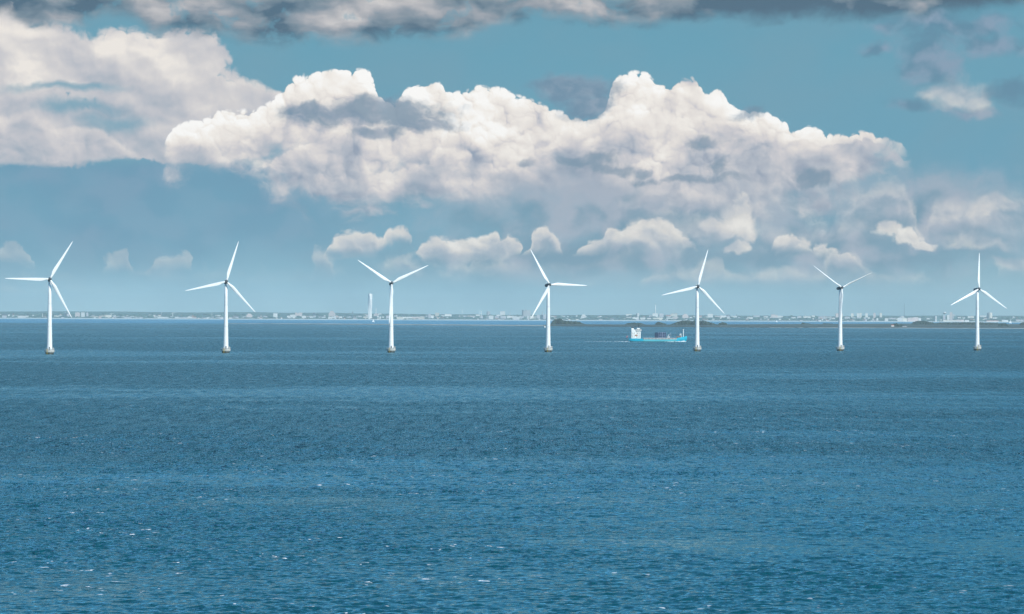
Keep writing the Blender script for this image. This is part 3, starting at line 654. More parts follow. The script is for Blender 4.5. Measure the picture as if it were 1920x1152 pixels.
# twisting skyscraper
def torso():
    Y = 26120.0; xc = world_x(693.8, Y); zt = z_at(694, 551.2, Y)
    root = thing('skyscraper', 'very tall twisting white skyscraper rising above the far shore', 'skyscraper', (xc, Y, 2.0), R(20))
    wm = facade('torso_panel', (0.93, 0.91, 0.87), (0.74, 0.75, 0.75), 3.4, 3.4, 0.42)
    H = zt - 2.0; n = 9; seg = H / n; tot = R(90)
    def ringz(z, s=1.0):
        a = tot * z / H; p = []
        for (x, y) in ((-15, -12), (0, -14.5), (15, -12), (16.5, 0), (13, 12), (0, 17), (-13, 12), (-16.5, 0)):
            x *= 0.92 * s; y *= 0.92 * s
            p.append((x * math.cos(a) + y * math.sin(a), -x * math.sin(a) + y * math.cos(a), z))
        return p
    for k in range(n):
        bm = bmesh.new(); z0 = k * seg; z1 = (k + 1) * seg - 2.4
        rings(bm, [ringz(z0 + (z1 - z0) * j / 5) for j in range(6)])
        rings(bm, [ringz(z1 + .02, .84), ringz(z1 + 2.38, .84)])
        link('segment', bm, wm, root)
    bm = bmesh.new()
    def sp(z):
        a = tot * z / H; x, y = 0, 19.5
        return Vector((x * math.cos(a) + y * math.sin(a), -x * math.sin(a) + y * math.cos(a), z))
    for j in range(36): tube(bm, sp(H * j / 36), sp(H * (j + 1) / 36), 1.3, n=6)
    link('spine', bm, mat('white_steel', (0.8, 0.8, 0.8), 0.4), root)
    bm = bmesh.new(); rings(bm, [ringz(H - 2.2 + .05, .7), [(x * .6, y * .6, z + 5) for x, y, z in ringz(H - 2.2, .55)]])
    link('roof', bm, ROOF['pale'], root)
torso()

def pole_thing(name, label, cat, px, yt, yb, r, tone, kind='chimney'):
    Y = place(px, yb) + 6; x = world_x(px, Y); z0 = max(0.3, terrain_z(x, Y) - 0.5); H = z_at(px, yt, Y) - z0
    root = thing(name, label, cat, (x, Y, z0))
    m_ = mat('pole_' + tone, TONE[tone], 0.6)
    if kind == 'chimney':
        bm = bmesh.new(); lathe(bm, [(r, 0), (r * .8, H * .5), (r * .65, H)], 12); link('shaft', bm, m_, root, True)
        bm = bmesh.new(); lathe(bm, [(r * .8, H + .01), (r * .8, H + 2)], 12); link('rim', bm, ROOF['dark'], root)
    elif kind == 'mast':
        bm = bmesh.new()
        for a in range(3):
            c, s = math.cos(a * 2.094), math.sin(a * 2.094)
            tube(bm, (r * c, r * s, 0), (r * .5 * c, r * .5 * s, H), .7, .5, 5)
            c2, s2 = math.cos((a + 1) * 2.094), math.sin((a + 1) * 2.094)
            n = 12
            for j in range(n):
                k0 = 1 - .5 * j / n; k1 = 1 - .5 * (j + 1) / n
                tube(bm, (r * c * k0, r * s * k0, H * j / n), (r * c2 * k1, r * s2 * k1, H * (j + 1) / n), .35, n=4)
        link('lattice', bm, m_, root)
        bm = bmesh.new(); tube(bm, (0, 0, H), (0, 0, H + 8), .5, .2, 5); link('antenna', bm, m_, root)
    elif kind == 'crane':
        bm = bmesh.new(); box(bm, -1.6, 1.6, -1.6, 1.6, 0, H); link('tower', bm, m_, root)
        bm = bmesh.new(); tube(bm, (-12, 0, H * .82), (26, 0, H * .98), .9, .6, 5); tube(bm, (0, 0, H), (26, 0, H * .98), .3, n=4); link('jib', bm, m_, root)
    elif kind == 'spire':
        bm = bmesh.new(); box(bm, -r, r, -r, r, 0, H * .55); link('tower', bm, m_, root)
        bm = bmesh.new(); lathe(bm, [(r * 1.1, H * .55 + .01), (r * .5, H * .8), (.15, H)], 8); link('spire', bm, ROOF['dark'], root)
    elif kind == 'water':
        bm = bmesh.new(); lathe(bm, [(2.6, 0), (2.2, H * .7)], 12); link('shaft', bm, m_, root, True)
        bm = bmesh.new(); lathe(bm, [(2.3, H * .7), (r * .8, H * .84), (r, H * .9)], 20); link('bowl', bm, m_, root, True)
        bm = bmesh.new(); lathe(bm, [(r * .9, H * .9 + .02), (r * .7, H * .96), (r * .6, H)], 20); link('cap', bm, mat('white_steel', (0.8, 0.8, 0.8), .4), root, True)
    return root
pole_thing('chimney', 'pale chimney behind the leftmost turbine', 'chimney', 97.2, 575, 594, 3.2, 'pink')
pole_thing('mast', 'thin pale mast on the shore left of the first turbine', 'mast', 79.8, 588.6, 595, 1.6, 'white', 'mast')
pole_thing('crane', 'pale harbour crane beside the long beige blocks', 'crane', 208.6, 587.5, 596, 2, 'white', 'crane')
pole_thing('crane', 'slender crane on the shore between the two leftmost turbines', 'crane', 324, 586.5, 596, 2, 'white', 'crane')
pole_thing('water_tower', 'small water tower on the hill between the two leftmost turbines', 'water tower', 303, 585, 591, 5, 'grey', 'water')
pole_thing('church', 'dark church steeple on the shore left of the twisting skyscraper', 'church', 661.2, 583, 595, 3.6, 'slate', 'spire')
pole_thing('chimney', 'short white chimney just right of the twisting skyscraper', 'chimney', 705, 578, 593, 2.4, 'white')
pole_thing('chimney', 'slim white chimney left of the dark and grey tower pair', 'chimney', 902.2, 583.4, 594, 3.2, 'white')
pole_thing('chimney', 'grey chimney beside the bright white cube tower', 'chimney', 956, 585.4, 594, 3.0, 'grey')
pole_thing('chimney', 'thin grey chimney just left of the fourth turbine', 'chimney', 1017.5, 584.4, 593, 2.4, 'grey')
pole_thing('chimney', 'tall white power station chimney above the white block', 'chimney', 1229.2, 571.4, 595, 3.6, 'white')
pole_thing('mast', 'very tall thin dark lattice mast on the far shore', 'mast', 1695.6, 569.5, 597, 3.4, 'slate', 'mast')
pole_thing('water_tower', 'mushroom shaped water tower left of the rightmost turbine', 'water tower', 1771, 585.4, 600, 17, 'grey', 'water')
pole_thing('church', 'tiny church steeple between the third and second turbines from the right', 'church', 1381, 588.4, 596, 3.0, 'slate', 'spire')

# ------------------------------------------------------------------ low island with sand spit, groves
def I_near(px):
    P = [(430, 607.0), (480, 607.4), (600, 608.2), (720, 609.2), (960, 611.2), (1200, 612.9), (1440, 614.8), (1680, 615.8), (2100, 617.2), (2600, 618)]
    for (a, b), (c, d) in zip(P, P[1:]):
        if a <= px <= c: return b + (d - b) * (px - a) / (c - a)
    return P[-1][1]
def I_far(px):
    P = [(430, 606.9), (480, 606.9), (600, 607.0), (720, 607.9), (960, 609.7), (1020, 610.0), (1040, 608.4), (1200, 609.2), (1300, 609.2), (1440, 608.2), (1700, 607.2), (1920, 608.0), (2100, 610), (2600, 617.5)]
    for (a, b), (c, d) in zip(P, P[1:]):
        if a <= px <= c: return b + (d - b) * (px - a) / (c - a)
    return P[-1][1]
def build_island():
    bm = bmesh.new(); rows = []
    px = 430.0
    while px <= 2600:
        wob = 0.12 * noise.noise(Vector((px / 9.0, 0, 0)))
        n_, f_ = I_near(px) + wob, min(I_far(px) + 0.1 * noise.noise(Vector((px / 15.0, 5, 0))), I_near(px) - .05)
        h1 = 0.9; col = []
        a = at_sea(px, n_); b = at_sea(px, f_)
        yn, yf = a.y, b.y
        for k, z in ((0, -0.6), (0.02, 0.25), (0.06, 0.9), (0.14, 1.3), (0.4, 1.6), (0.7, 1.6), (0.96, 1.0), (1.0, -0.6)):
            y = yn + (yf - yn) * k; zz = z * (1.0 if px > 1020 else 0.55)
            y2 = y * (CH - max(zz, 0)) / CH if k < 0.2 else y
            col.append(bm.verts.new((world_x(px, y), y2, zz)))
        rows.append(col); px += 6.0
    for a, b in zip(rows, rows[1:]):
        for i in range(len(a) - 1): bm.faces.new((a[i], b[i], b[i + 1], a[i + 1]))
    m = bpy.data.materials.new('island_ground'); m.use_nodes = True; t = NT(m.node_tree); b = m.node_tree.nodes['Principled BSDF']
    pos = t.n.new('ShaderNodeTexCoord').outputs['Object']; x, y, z = t.sep(pos)
    n = t.noise(t.v('MULTIPLY', pos, (1, 0.12, 0)), 1 / 60.0, 5, 0.6)
    g = t.ramp(n, [(0.3, (0.024, 0.042, 0.036, 1)), (0.5, (0.042, 0.062, 0.05, 1)), (0.7, (0.08, 0.095, 0.075, 1))])
    sand = t.ss(t.add(z, t.mul(n, 0.6)), 1.35, 0.95)
    c = t.mix(sand, g, (0.60, 0.60, 0.54, 1))
    t.l.new(c, b.inputs['Base Color']); b.inputs['Roughness'].default_value = 0.95
    o = link('island', bm, m, smooth=False); tag(o, kind='structure')
build_island()
LM = leaf_mat('grove_leaves', (0.010, 0.026, 0.018), (0.024, 0.046, 0.030))
def grove(label, prof, yb, name='grove', r=(4.5, 7.5)):
    """stand of trees: crowns filling the outline prof (direction, top)"""
    bm = bmesh.new(); x0, x1 = prof[0][0], prof[-1][0]; D = CH * F / (yb - yh((x0 + x1) / 2))
    def top(px):
        for (a, b), (c, d) in zip(prof, prof[1:]):
            if a <= px <= c: return b + (d - b) * (px - a) / (c - a)
        return yb
    W = (x1 - x0) * D / F; n = int(W / 3.2) + 3; tr = bmesh.new()
    for k in range(n * 3):
        px = x0 + (x1 - x0) * rnd.random(); y = D + rnd.uniform(-35, 45); zt = z_at(px, top(px), D) 
        zt = max(2.0, zt * rnd.uniform(0.8, 1.04)); rr = min(rnd.uniform(*r), zt * .55); xx = world_x(px, y)
        crown(bm, (xx, y, zt - rr * .95), rr, rr, k * .73)
        crown(bm, (xx + rnd.uniform(-3, 3), y - 3, max(rr * .6, (zt - rr) * .5)), rr * 1.05, max(rr * .8, (zt - rr) * .5), k * .31)
    o = link(name, bm, LM, smooth=True)
    tag(o, label, 'trees', kind='stuff')
grove('dark humped grove on the low island right of the fourth turbine', [(1034, 606.8), (1038, 602), (1042, 598.4), (1050, 597.6), (1055, 601), (1062, 602), (1078, 602.6), (1086, 603.4), (1090, 606), (1096, 607.4)], 608.6)
grove('low dark bushes on the island behind the cargo ship', [(1172, 608), (1178, 606), (1190, 605.4), (1202, 606), (1208, 608)], 609.3, r=(3, 5))
grove('small tree clump on the island right of the cargo ship bridge', [(1230, 607), (1234, 603.4), (1237, 604), (1242, 606.2), (1250, 607.6)], 609.6, r=(3, 5))
grove('largest dark grove on the island behind the third turbine from the right', [(1256, 608.6), (1264, 606.6), (1270, 603.8), (1278, 601.9), (1292, 601.4), (1318, 601.6), (1326, 603), (1334, 605.4), (1342, 608), (1348, 608.8)], 610)
grove('small rounded dark grove right of the largest island grove', [(1346, 608.6), (1350, 606), (1355, 604.6), (1360, 605.6), (1365, 609)], 610.2)
grove('flat dark bushes on the island left of the second turbine from the right', [(1503, 607), (1505, 604.8), (1509, 606), (1520, 607.2), (1526, 608.4)], 608.9, r=(2.5, 4))
grove('thin line of bushes beside the second turbine from the right', [(1542, 607.6), (1545, 606.4), (1560, 607.2), (1572, 608)], 609, r=(2, 3.4))
grove('dark trees round the white island farmhouse', [(1672, 610), (1676, 606.6), (1681, 606.4), (1685, 609.6), (1689, 608.2), (1694, 609), (1700, 612)], 613, r=(3, 5.5))
grove('long dark humped grove on the island left of the rightmost turbine', [(1710, 606.6), (1714, 604), (1720, 602.2), (1730, 601.8), (1740, 603.2), (1748, 605), (1756, 607.4)], 609.5)
grove('low hazy hedge band along the island behind the rightmost turbine', [(1752, 606.4), (1765, 605), (1800, 604.6), (1840, 604.8), (1870, 605.6), (1878, 608)], 609.6, r=(3, 5))
grove('short square dark grove on the island right of the rightmost turbine', [(1873, 610), (1876, 606.8), (1885, 606.4), (1889, 609.6), (1896, 611)], 612.6, r=(3, 6))
grove('dark grove at the right end of the island', [(1913, 607), (1918, 604.6), (1928, 604.6), (1936, 609)], 610.6)

def island_house(px0, px1, yt, yb, tone, roofc, label):
    D = CH * F / (yb - yh(px0)); xc = world_x((px0 + px1) / 2, D); W = (px1 - px0) * D / F; H = (yb - yt) * D / F
    root = thing('farmhouse', label, 'farmhouse', (xc, D - 30, 0.8), R(8))
    bm = bmesh.new(); box(bm, -W / 2, W / 2, -4, 4, 0, H * .55); link('walls', bm, wall_mat(tone, 0), root)
    bm = bmesh.new(); rings(bm, [[(q, -4.5, H * .555), (q, 4.5, H * .555), (q, 0, H)] for q in (-W / 2 - .4, W / 2 + .4)]); link('roof', bm, ROOF[roofc], root)
    bm = bmesh.new(); box(bm, W * .2, W * .2 + .9, -.5, .5, H * .9, H + 1.2); link('chimney', bm, ROOF['red'], root)
island_house(1669, 1674.4, 609.4, 613.2, 'white', 'red', 'white farmhouse left of the dark trees on the low island')
island_house(1690, 1698, 611.2, 613.6, 'lavender', 'dark', 'long grey farm building right of the dark island trees')

# ------------------------------------------------------------------ wind turbines
WHITE = mat('turbine_white', (0.83, 0.83, 0.82), 0.35, var=0.03, scale=0.15, streak=0.06)
DGREY = mat('nacelle_grey', (0.075, 0.085, 0.095), 0.5, var=0.1)
CONC = mat('foundation_concrete', (0.46, 0.46, 0.43), 0.9, var=0.16, scale=0.6, streak=0.45)
SHADED_CONC = mat('shaded_concrete', (0.035, 0.045, 0.04), 0.5, var=0.2)  # shade of the undercut below the platform, put into a near-black colour
RAIL = mat('galvanised_rail', (0.5, 0.52, 0.54), 0.4)
YEL = mat('yellow_paint', (0.62, 0.45, 0.06), 0.5)
def blade_mesh():
    bm = bmesh.new(); rs = []
    # span, chord, thickness ratio, twist, offset of the chord centre
    st = [(0.9, 1.7, 1.0, 0, 0), (2.2, 1.7, 1.0, 0, 0), (4.0, 2.1, .72, 16, .08), (6.0, 2.75, .45, 15, .30), (8.0, 3.05, .34, 13, .45), (11, 2.9, .27, 10, .42), (15, 2.5, .23, 7, .34),
          (20, 2.05, .2, 4.5, .26), (25, 1.65, .18, 2.5, .2), (30, 1.25, .17, 1, .14), (34, .92, .16, 0, .1), (36.6, .6, .16, 0, .06), (37.8, .28, .16, 0, .03), (38.0, .1, .2, 0, 0)]
    n = 20
    for (r, c, th, tw, off) in st:
        ring = []
        for i in range(n):
            a = 2 * math.pi * i / n
            xx = math.cos(a) * .5; k = .5 * math.sin(a)
            if th < 1: k *= (1 - .55 * (0.5 - xx) * 0 - 0.45 * (xx < 0) * (-xx * 2)) 
            X = xx * c - off * 1.0; Yy = k * c * th
            w = R(tw); ring.append((X * math.cos(w) - Yy * math.sin(w), X * math.sin(w) + Yy * math.cos(w), r))
        rs.append(ring)
    rings(bm, rs); me = bpy.data.meshes.new('blade'); bm.normal_update(); bm.to_mesh(me); bm.free()
    me.materials.append(WHITE)
    for p in me.polygons: p.use_smooth = True
    return me
BLADE = blade_mesh()
HUBZ = 64.0; TILT = R(5)
def base_turbine():
    root = thing('wind_turbine', 'x', 'wind turbine')
    bm = bmesh.new(); lathe(bm, [(3.55, -0.9), (3.45, 0.5), (3.5, 1.25)], 28); link('foundation_foot', bm, SHADED_CONC, root, True)
    bm = bmesh.new(); lathe(bm, [(3.5, 1.26), (4.25, 1.9), (4.3, 3.5), (4.15, 3.75), (3.6, 3.8)], 28)
    bm2 = link('platform', bm, CONC, root)
    bm = bmesh.new(); n = 14
    for i in range(n):
        a, b = 2 * math.pi * i / n, 2 * math.pi * (i + 1) / n
        p = lambda q, z: (4.1 * math.cos(q), 4.1 * math.sin(q), z)
        tube(bm, p(a, 3.7), p(a, 4.9), .05, n=5); tube(bm, p(a, 4.9), p(b, 4.9), .05, n=5); tube(bm, p(a, 4.35), p(b, 4.35), .04, n=5)
    link('railing', bm, RAIL, bm2)
    bm = bmesh.new(); box(bm, 2.6, 3.7, -1.6, -.5, 3.82, 5.6); link('equipment_box', bm, CONC, bm2)
    bm = bmesh.new()
    for s in (-.35, .35): tube(bm, (s - 2.0, -3.85, -.8), (s - 2.0, -4.15, 4.9), .07, n=5)
    for k in range(10): tube(bm, (-2.35, -3.9 - k * .03, -.2 + k * .5), (-1.65, -3.9 - k * .03, -.2 + k * .5), .04, n=4)
    link('ladder', bm, YEL, bm2)
    bm = bmesh.new(); prof = [(2.45, 3.82), (2.4, 4.2), (2.15, 14), (1.95, 24), (1.75, 36), (1.5, 50), (1.25, 62.2)]; lathe(bm, prof, 36)
    tw = link('tower', bm, WHITE, root, True)
    bm = bmesh.new()
    for z, r in ((4.2, 2.46), (24, 2.0), (43, 1.66), (62.0, 1.32)): lathe(bm, [(r, z - .12), (r, z + .12)], 36)
    link('flange', bm, RAIL, tw)
    bm = bmesh.new(); box(bm, -.45, .45, -2.52, -2.2, 4.0, 6.2); link('door', bm, DGREY, tw)
    # nacelle: rounded body, rotor towards -y
    bm = bmesh.new(); rs = []
    for (y, w, zt, zb) in ((-2.3, .95, .95, -.95), (-1.9, 1.35, 1.3, -1.35), (-.5, 1.6, 1.55, -1.75), (2.5, 1.65, 1.6, -1.75), (5.5, 1.5, 1.45, -1.5), (6.8, 1.2, 1.1, -1.1), (7.2, .7, .6, -.6)):
        rs.append([(w * (abs(math.cos(a)) ** .6) * (1 if math.cos(a) >= 0 else -1), y, (zt + zb) / 2 + (zt - zb) / 2 * (abs(math.sin(a)) ** .6) * (1 if math.sin(a) >= 0 else -1)) for a in [2 * math.pi * i / 20 for i in range(20)]])
    rings(bm, rs); bmesh.ops.recalc_face_normals(bm, faces=bm.faces)
    nac = link('nacelle', bm, DGREY, root, True); nac.location = (0, 0, HUBZ - .2); nac.rotation_euler = (-TILT, 0, 0)
    bm = bmesh.new(); tube(bm, (.3, 5.6, 1.4), (.3, 5.6, 3.0), .09, n=6); tube(bm, (-.4, 5.6, 2.6), (1.0, 5.6, 2.6), .07, n=6); lathe(bm, [(.2, 2.95), (.3, 3.15), (.05, 3.35)], 8, .3, 5.6)
    link('weather_mast', bm, WHITE, nac)
    # hub and rotor
    bm = bmesh.new(); rs = []
    for (y, r) in ((1.15, 1.1), (.9, 1.42), (0, 1.5), (-.9, 1.32), (-1.6, .85), (-1.95, .3)):
        rs.append([(r * math.cos(2 * math.pi * i / 20), y, r * math.sin(2 * math.pi * i / 20)) for i in range(20)])
    rings(bm, rs); bmesh.ops.recalc_face_normals(bm, faces=bm.faces)
    hub = link('hub', bm, DGREY, root, True)
    bl = []
    for k in range(3):
        b = bpy.data.objects.new('blade', BLADE); COL.objects.link(b); b.parent = root; bl.append(b)
    return root
def set_rotor(root, phase, pitchdeg, jitter=0):
    ax = Vector((0, -1, math.sin(TILT))).normalized()
    hubp = Vector((0, -3.6, HUBZ + .2))
    tiltm = Matrix.Rotation(-TILT, 4, 'X')
    k = 0
    for c in root.children:
        b = c.name.split('.')[0]
        if b == 'hub': c.matrix_basis = Matrix.Translation(hubp) @ tiltm @ Matrix.Rotation(R(phase), 4, 'Y')
        if b == 'blade':
            ang = R(phase + 120 * k)     # measured counter-clockwise from +x as seen by the viewer
            # blade local +z is the span; local +x the leading edge; spin about the y axis
            c.matrix_basis = Matrix.Translation(hubp) @ tiltm @ Matrix.Rotation(math.pi / 2 - ang, 4, 'Y') @ Matrix.Rotation(R(pitchdeg), 4, 'Z')
            k += 1
T0 = base_turbine()
TURB = [  # px, waterline py, distance scale, phase, yaw, pitch, label
    (93.2, 664.6, 2.195, 59.3, 8, 4, 'leftmost turbine, one white blade level to the left, farthest left on the water'),
    (423.7, 663.3, 2.086, 73.0, 9, 4, 'white turbine second from the left, its raised blade leaning right'),
    (733.6, 661.0, 2.030, 26.0, 8, 4, 'white turbine with its rotor like a Y, right of the twisting skyscraper'),
    (1028.0, 660.0, 1.969, -1.2, 19, 4, 'white turbine with one blade level to the right, middle of the seven'),
    (1307.4, 659.0, 1.900, 73.8, 9, 4, 'white turbine standing just right of the blue cargo ship'),
    (1575.6, 658.5, 1.850, 24.4, 20, 42, 'turbine with thin feathered blades in a narrow Y, second from the right'),
    (1832.6, 657.5, 1.797, 87.0, 20, 4, 'rightmost turbine, one white blade pointing straight up'),
]
for k, (px, py, s, ph, yaw, pit, lab) in enumerate(TURB):
    o = T0 if k == 0 else copy_tree(T0)
    d = F / s; o.location = (world_x(px, d), d, 0); o.rotation_euler = (0, 0, R(yaw)); o['label'] = lab; o['group'] = 'offshore wind turbines in a row'
    bpy.context.view_layer.update(); set_rotor(o, ph, pit)
for px, yt, yb, ph, lab in ((397, 585, 595, 70, 'tiny distant turbine on the far shore left of the second near turbine'),
                            (866.4, 577.5, 592, 50, 'tiny faint turbine on the hill between the third and fourth near turbines'),
                            (899, 579.5, 592, 20, 'tiny faint turbine left of the slim white chimney')):
    o = copy_tree(T0); d = 30200.0 if yb < 593 else 27200.0
    x = world_x(px, d); z = terrain_z(x, d) - 4; H = z_at(px, yt, d) - z
    o.scale = (H / 100,) * 3; o.location = (x, d, max(.5, z)); o.rotation_euler = (0, 0, R(10)); o['label'] = lab; o['group'] = 'tiny turbines on the far shore'
    o.name = 'distant_wind_turbine'; set_rotor(o, ph, 4)

def foam(name, pts, label, mtl, seed=0):
    """broken foam patch: many small irregular lumps of spray along a path of (x, y, half width, height)"""
    bm = bmesh.new(); rr = random.Random(seed)
    for (a, b) in zip(pts, pts[1:]):
        L = math.dist(a[:2], b[:2]); n = max(2, int(L / 1.3))
        for i in range(n):
            k = (i + rr.random()) / n; x = a[0] + (b[0] - a[0]) * k; y = a[1] + (b[1] - a[1]) * k; w = a[2] + (b[2] - a[2]) * k; h = a[3] + (b[3] - a[3]) * k
            crown(bm, (x + rr.uniform(-w, w) * .4, y + rr.uniform(-w, w), h * rr.uniform(0, .4)), rr.uniform(.5, 1.2) * min(1.4, w), h * rr.uniform(.3, .8), rr.random() * 50)
    o = link(name, bm, mtl, smooth=True); tag(o, label, 'foam', kind='stuff')
FOAM = mat('foam_white', (0.82, 0.84, 0.85), 0.8, var=0.05)

# ------------------------------------------------------------------ cargo ship
def cargo_ship():
    D = 4600.0; S = F / D
    X0 = world_x(1179, D)
    root = thing('cargo_ship', 'turquoise coastal cargo ship with white bridge aft, heading right', 'cargo ship', (X0, D, 0))
    HB = mat('hull_blue', (0.0, 0.40, 0.56), 0.4, var=0.06, scale=.3, streak=.15)
    HLIT = mat('hull_sunlit', (0.09, 0.47, 0.54), 0.5, var=0.08, scale=.3, streak=.2)  # lighter midship: sunlight on the flat side put into the hull colour
    SW = mat('ship_white', (0.84, 0.83, 0.80), 0.45, var=0.05, scale=.4, streak=.15)
    BR = mat('deck_brown', (0.22, 0.15, 0.13), 0.7, var=.2, scale=.8)
    GL = mat('ship_glass', (0.03, 0.04, 0.05), 0.15)
    BK = mat('ship_black', (0.02, 0.02, 0.025), 0.5)
    NV = mat('cargo_navy', (0.02, 0.05, 0.11), 0.5)
    PB = mat('cargo_pale_blue', (0.42, 0.47, 0.66), 0.5)
    OR = mat('lifeboat_orange', (0.45, 0.16, 0.07), 0.4)
    # hull: stations along x (half beam at deck, half beam at keel line, deck height)
    st = [(0, 4.2, 3.0, 4.6), (3, 5.6, 4.6, 4.5), (8, 6.2, 5.6, 4.4), (18, 6.3, 6.0, 4.3), (19.5, 6.3, 6.0, 3.3), (35, 6.3, 6.1, 3.2), (55, 6.3, 6.0, 3.2), (64, 6.1, 5.0, 3.5), (66, 5.8, 4.4, 5.6), (71, 4.4, 2.4, 6.3), (75, 2.6, .9, 7.0), (78.6, .35, .12, 7.9)]
    bm = bmesh.new(); rs = []
    for (x, a, b, z) in st:
        k = 1.0 if x < 70 else max(0.1, (78.6 - x) / 8.6)
        xk = x if x < 70 else 70 + (x - 70) * .72
        rs.append([(xk if x > 70 else x + (0.8 if x < 1 else 0), -b, -.9), (xk if x > 70 else x + (.8 if x < 1 else 0), b, -.9), (x, a, z * .55), (x, a, z), (x, -a, z), (x, -a, z * .55)])
    rings(bm, rs); bmesh.ops.recalc_face_normals(bm, faces=bm.faces)
    for f in bm.faces:
        cx = sum(v.co.x for v in f.verts) / len(f.verts)
        f.material_index = 1 if 19 < cx < 64 else 0
    hull = link('hull', bm, HB, root, mats=[HB, HLIT])
    bm = bmesh.new(); box(bm, 1, 62, -6.36, 6.36, .02, .55); link('boot_stripe', bm, BK, hull)
    bm = bmesh.new(); box(bm, 20, 64.5, -5.2, 5.2, 3.25, 5.2); link('hatch_coaming', bm, BR, root)
    bm = bmesh.new()
    for k in range(23):
        x = 21 + k * 1.92; box(bm, x, x + .7, -5.75, -5.25, 3.3, 5.3)
    for s in (-6.2, 6.2): tube(bm, (19, s, 4.9), (65, s, 5.1), .12, n=5)
    for k in range(24): tube(bm, (19.5 + k * 1.95, -6.2, 3.2), (19.5 + k * 1.95, -6.2, 5.0), .09, n=4)
    link('coaming_ribs', bm, SW, root)
    # superstructure
    bm = bmesh.new(); box(bm, 3.6, 9.2, -5.4, 5.4, 4.45, 16.4); box(bm, 10.4, 16.0, -5.4, 5.4, 4.42, 14.6); box(bm, 9.22, 10.38, -5.0, 5.0, 4.4, 14.2); link('superstructure', bm, SW, root)
    ss_ = root.children[-1]
    bm = bmesh.new(); box(bm, 10.2, 17.0, -6.6, 6.6, 14.63, 16.9); box(bm, 11.0, 15.0, -3.4, 3.4, 16.93, 18.4); link('bridge', bm, SW, root); br = root.children[-1]
    bm = bmesh.new()
    for k in range(5): box(bm, 16.95, 17.1, -5.8 + k * 2.4, -3.9 + k * 2.4, 15.5, 16.5)
    for k in range(3): box(bm, 11 + k * 2.1, 12.6 + k * 2.1, -6.7, -6.55, 15.5, 16.5)
    link('bridge_windows', bm, GL, br)
    for j in range(3):
        bm = bmesh.new()
        for k in range(2): box(bm, 11.2 + k * 2.2, 12.0 + k * 2.2, -5.5, -5.36, 5.8 + j * 2.6, 6.8 + j * 2.6)
        for k in range(2): box(bm, 4.6 + k * 2.2, 5.3 + k * 2.2, -5.5, -5.36, 5.8 + j * 2.6, 6.8 + j * 2.6)
        link('cabin_windows', bm, GL, ss_)
    bm = bmesh.new(); rings(bm, [[(5.2 + dx * 1.6, dy * 1.4, z) for dx, dy in ((-1, -1), (1, -1), (1, 1), (-1, 1))] for z in (16.42, 18.4)]); fu = link('funnel', bm, SW, root)
    bm = bmesh.new(); box(bm, 3.5, 6.9, -1.5, 1.5, 18.42, 19.3); link('funnel_top', bm, BK, fu)
    bm = bmesh.new()
    for (x, h, r) in ((9.4, 22.5, .22), (13.2, 25.0, .28), (15.6, 21.6, .18), (7.6, 21.4, .16)): tube(bm, (x, 0, 14.2), (x, 0, h), r, r * .6, 6)
    tube(bm, (11.6, 0, 20.6), (14.8, 0, 20.6), .16, n=5); tube(bm, (12.3, 0, 22.2), (14.1, 0, 22.2), .25, n=5); tube(bm, (8.4, 0, 19.6), (10.4, 0, 19.9), .2, n=5)
    link('radar_mast', bm, BK, root)
    bm = bmesh.new(); rings(bm, [[(9.9 + x, -5.2 + w * math.cos(a) * .9, 8.6 + w * math.sin(a)) for a in [2 * math.pi * i / 10 for i in range(10)]] for x, w in ((-1.7, .2), (-1.2, .8), (0, 1.0), (1.2, .8), (1.7, .2))]); link('lifeboat', bm, OR, root, True)
    bm = bmesh.new(); tube(bm, (.6, 0, 4.5), (-1.6, 0, 8.2), .1, n=5); fp = link('flagpole', bm, SW, root)
    bm = bmesh.new(); rings(bm, [[(-1.5, .05, 8.1), (-1.5, -.05, 8.1), (-1.9, -.05, 5.6), (-1.9, .05, 5.6)], [(-2.7, .3, 7.6), (-2.7, .2, 7.6), (-2.9, .2, 5.2), (-2.9, .3, 5.2)]]); bmesh.ops.recalc_face_normals(bm, faces=bm.faces); link('flag', bm, mat('flag_red', (.55, .03, .05), .7), fp)
    bm = bmesh.new()
    tube(bm, (73.6, 0, 6.4), (73.6, 0, 16.8), .55, .4, 8); tube(bm, (73.1, 0, 16.3), (74.4, 0, 16.6), .5, n=6); tube(bm, (72.9, 0, 13.3), (74.3, 0, 13.3), .2, n=5)
    link('foremast', bm, SW, root)
    bm = bmesh.new(); box(bm, 66.2, 70.4, -2.6, 2.6, 5.7, 8.0); tube(bm, (65.2, -2.8, 7.0), (65.2, 2.8, 7.0), 1.1, n=10); link('windlass', bm, BR, root)
    bm = bmesh.new(); tube(bm, (69.2, -1, 8.0), (69.2, -1, 10.6), .3, n=6); tube(bm, (70.9, 1, 6.0), (70.9, 1, 9.9), .3, n=6); box(bm, 68.4, 71.2, -.9, .9, 10.0, 10.8); link('deck_vents', bm, SW, root)
    # deck cargo: things of their own
    def cargo(name, x0, x1, z0, z1, m_, lab, frame=None):
        c = thing(name, lab, 'cargo', (X0 + x0, D, z0))
        bm = bmesh.new(); W = x1 - x0; H = z1 - z0
        box(bm, 0.12, W - .12, -3.9, 3.9, 0.05, H - .12); link('body', bm, m_, c)
        bm = bmesh.new(); e = .2
        for yy in (-4.05, 3.8):
            for xx in (0, W / 2 - e / 2, W - e): box(bm, xx, xx + e, yy, yy + .25, 0, H)
            for zz in (0.02, H / 2 - e / 2, H - e): box(bm, e + .01, W / 2 - e / 2 - .01, yy + .03, yy + .22, zz, zz + e); box(bm, W / 2 + e / 2 + .01, W - e - .01, yy + .03, yy + .22, zz, zz + e)
        link('frame', bm, frame or m_, c)
    cargo('cargo_module', 35.2, 39.8, 5.22, 12.6, NV, 'dark navy cargo module on the ship, aft end of its deck load')
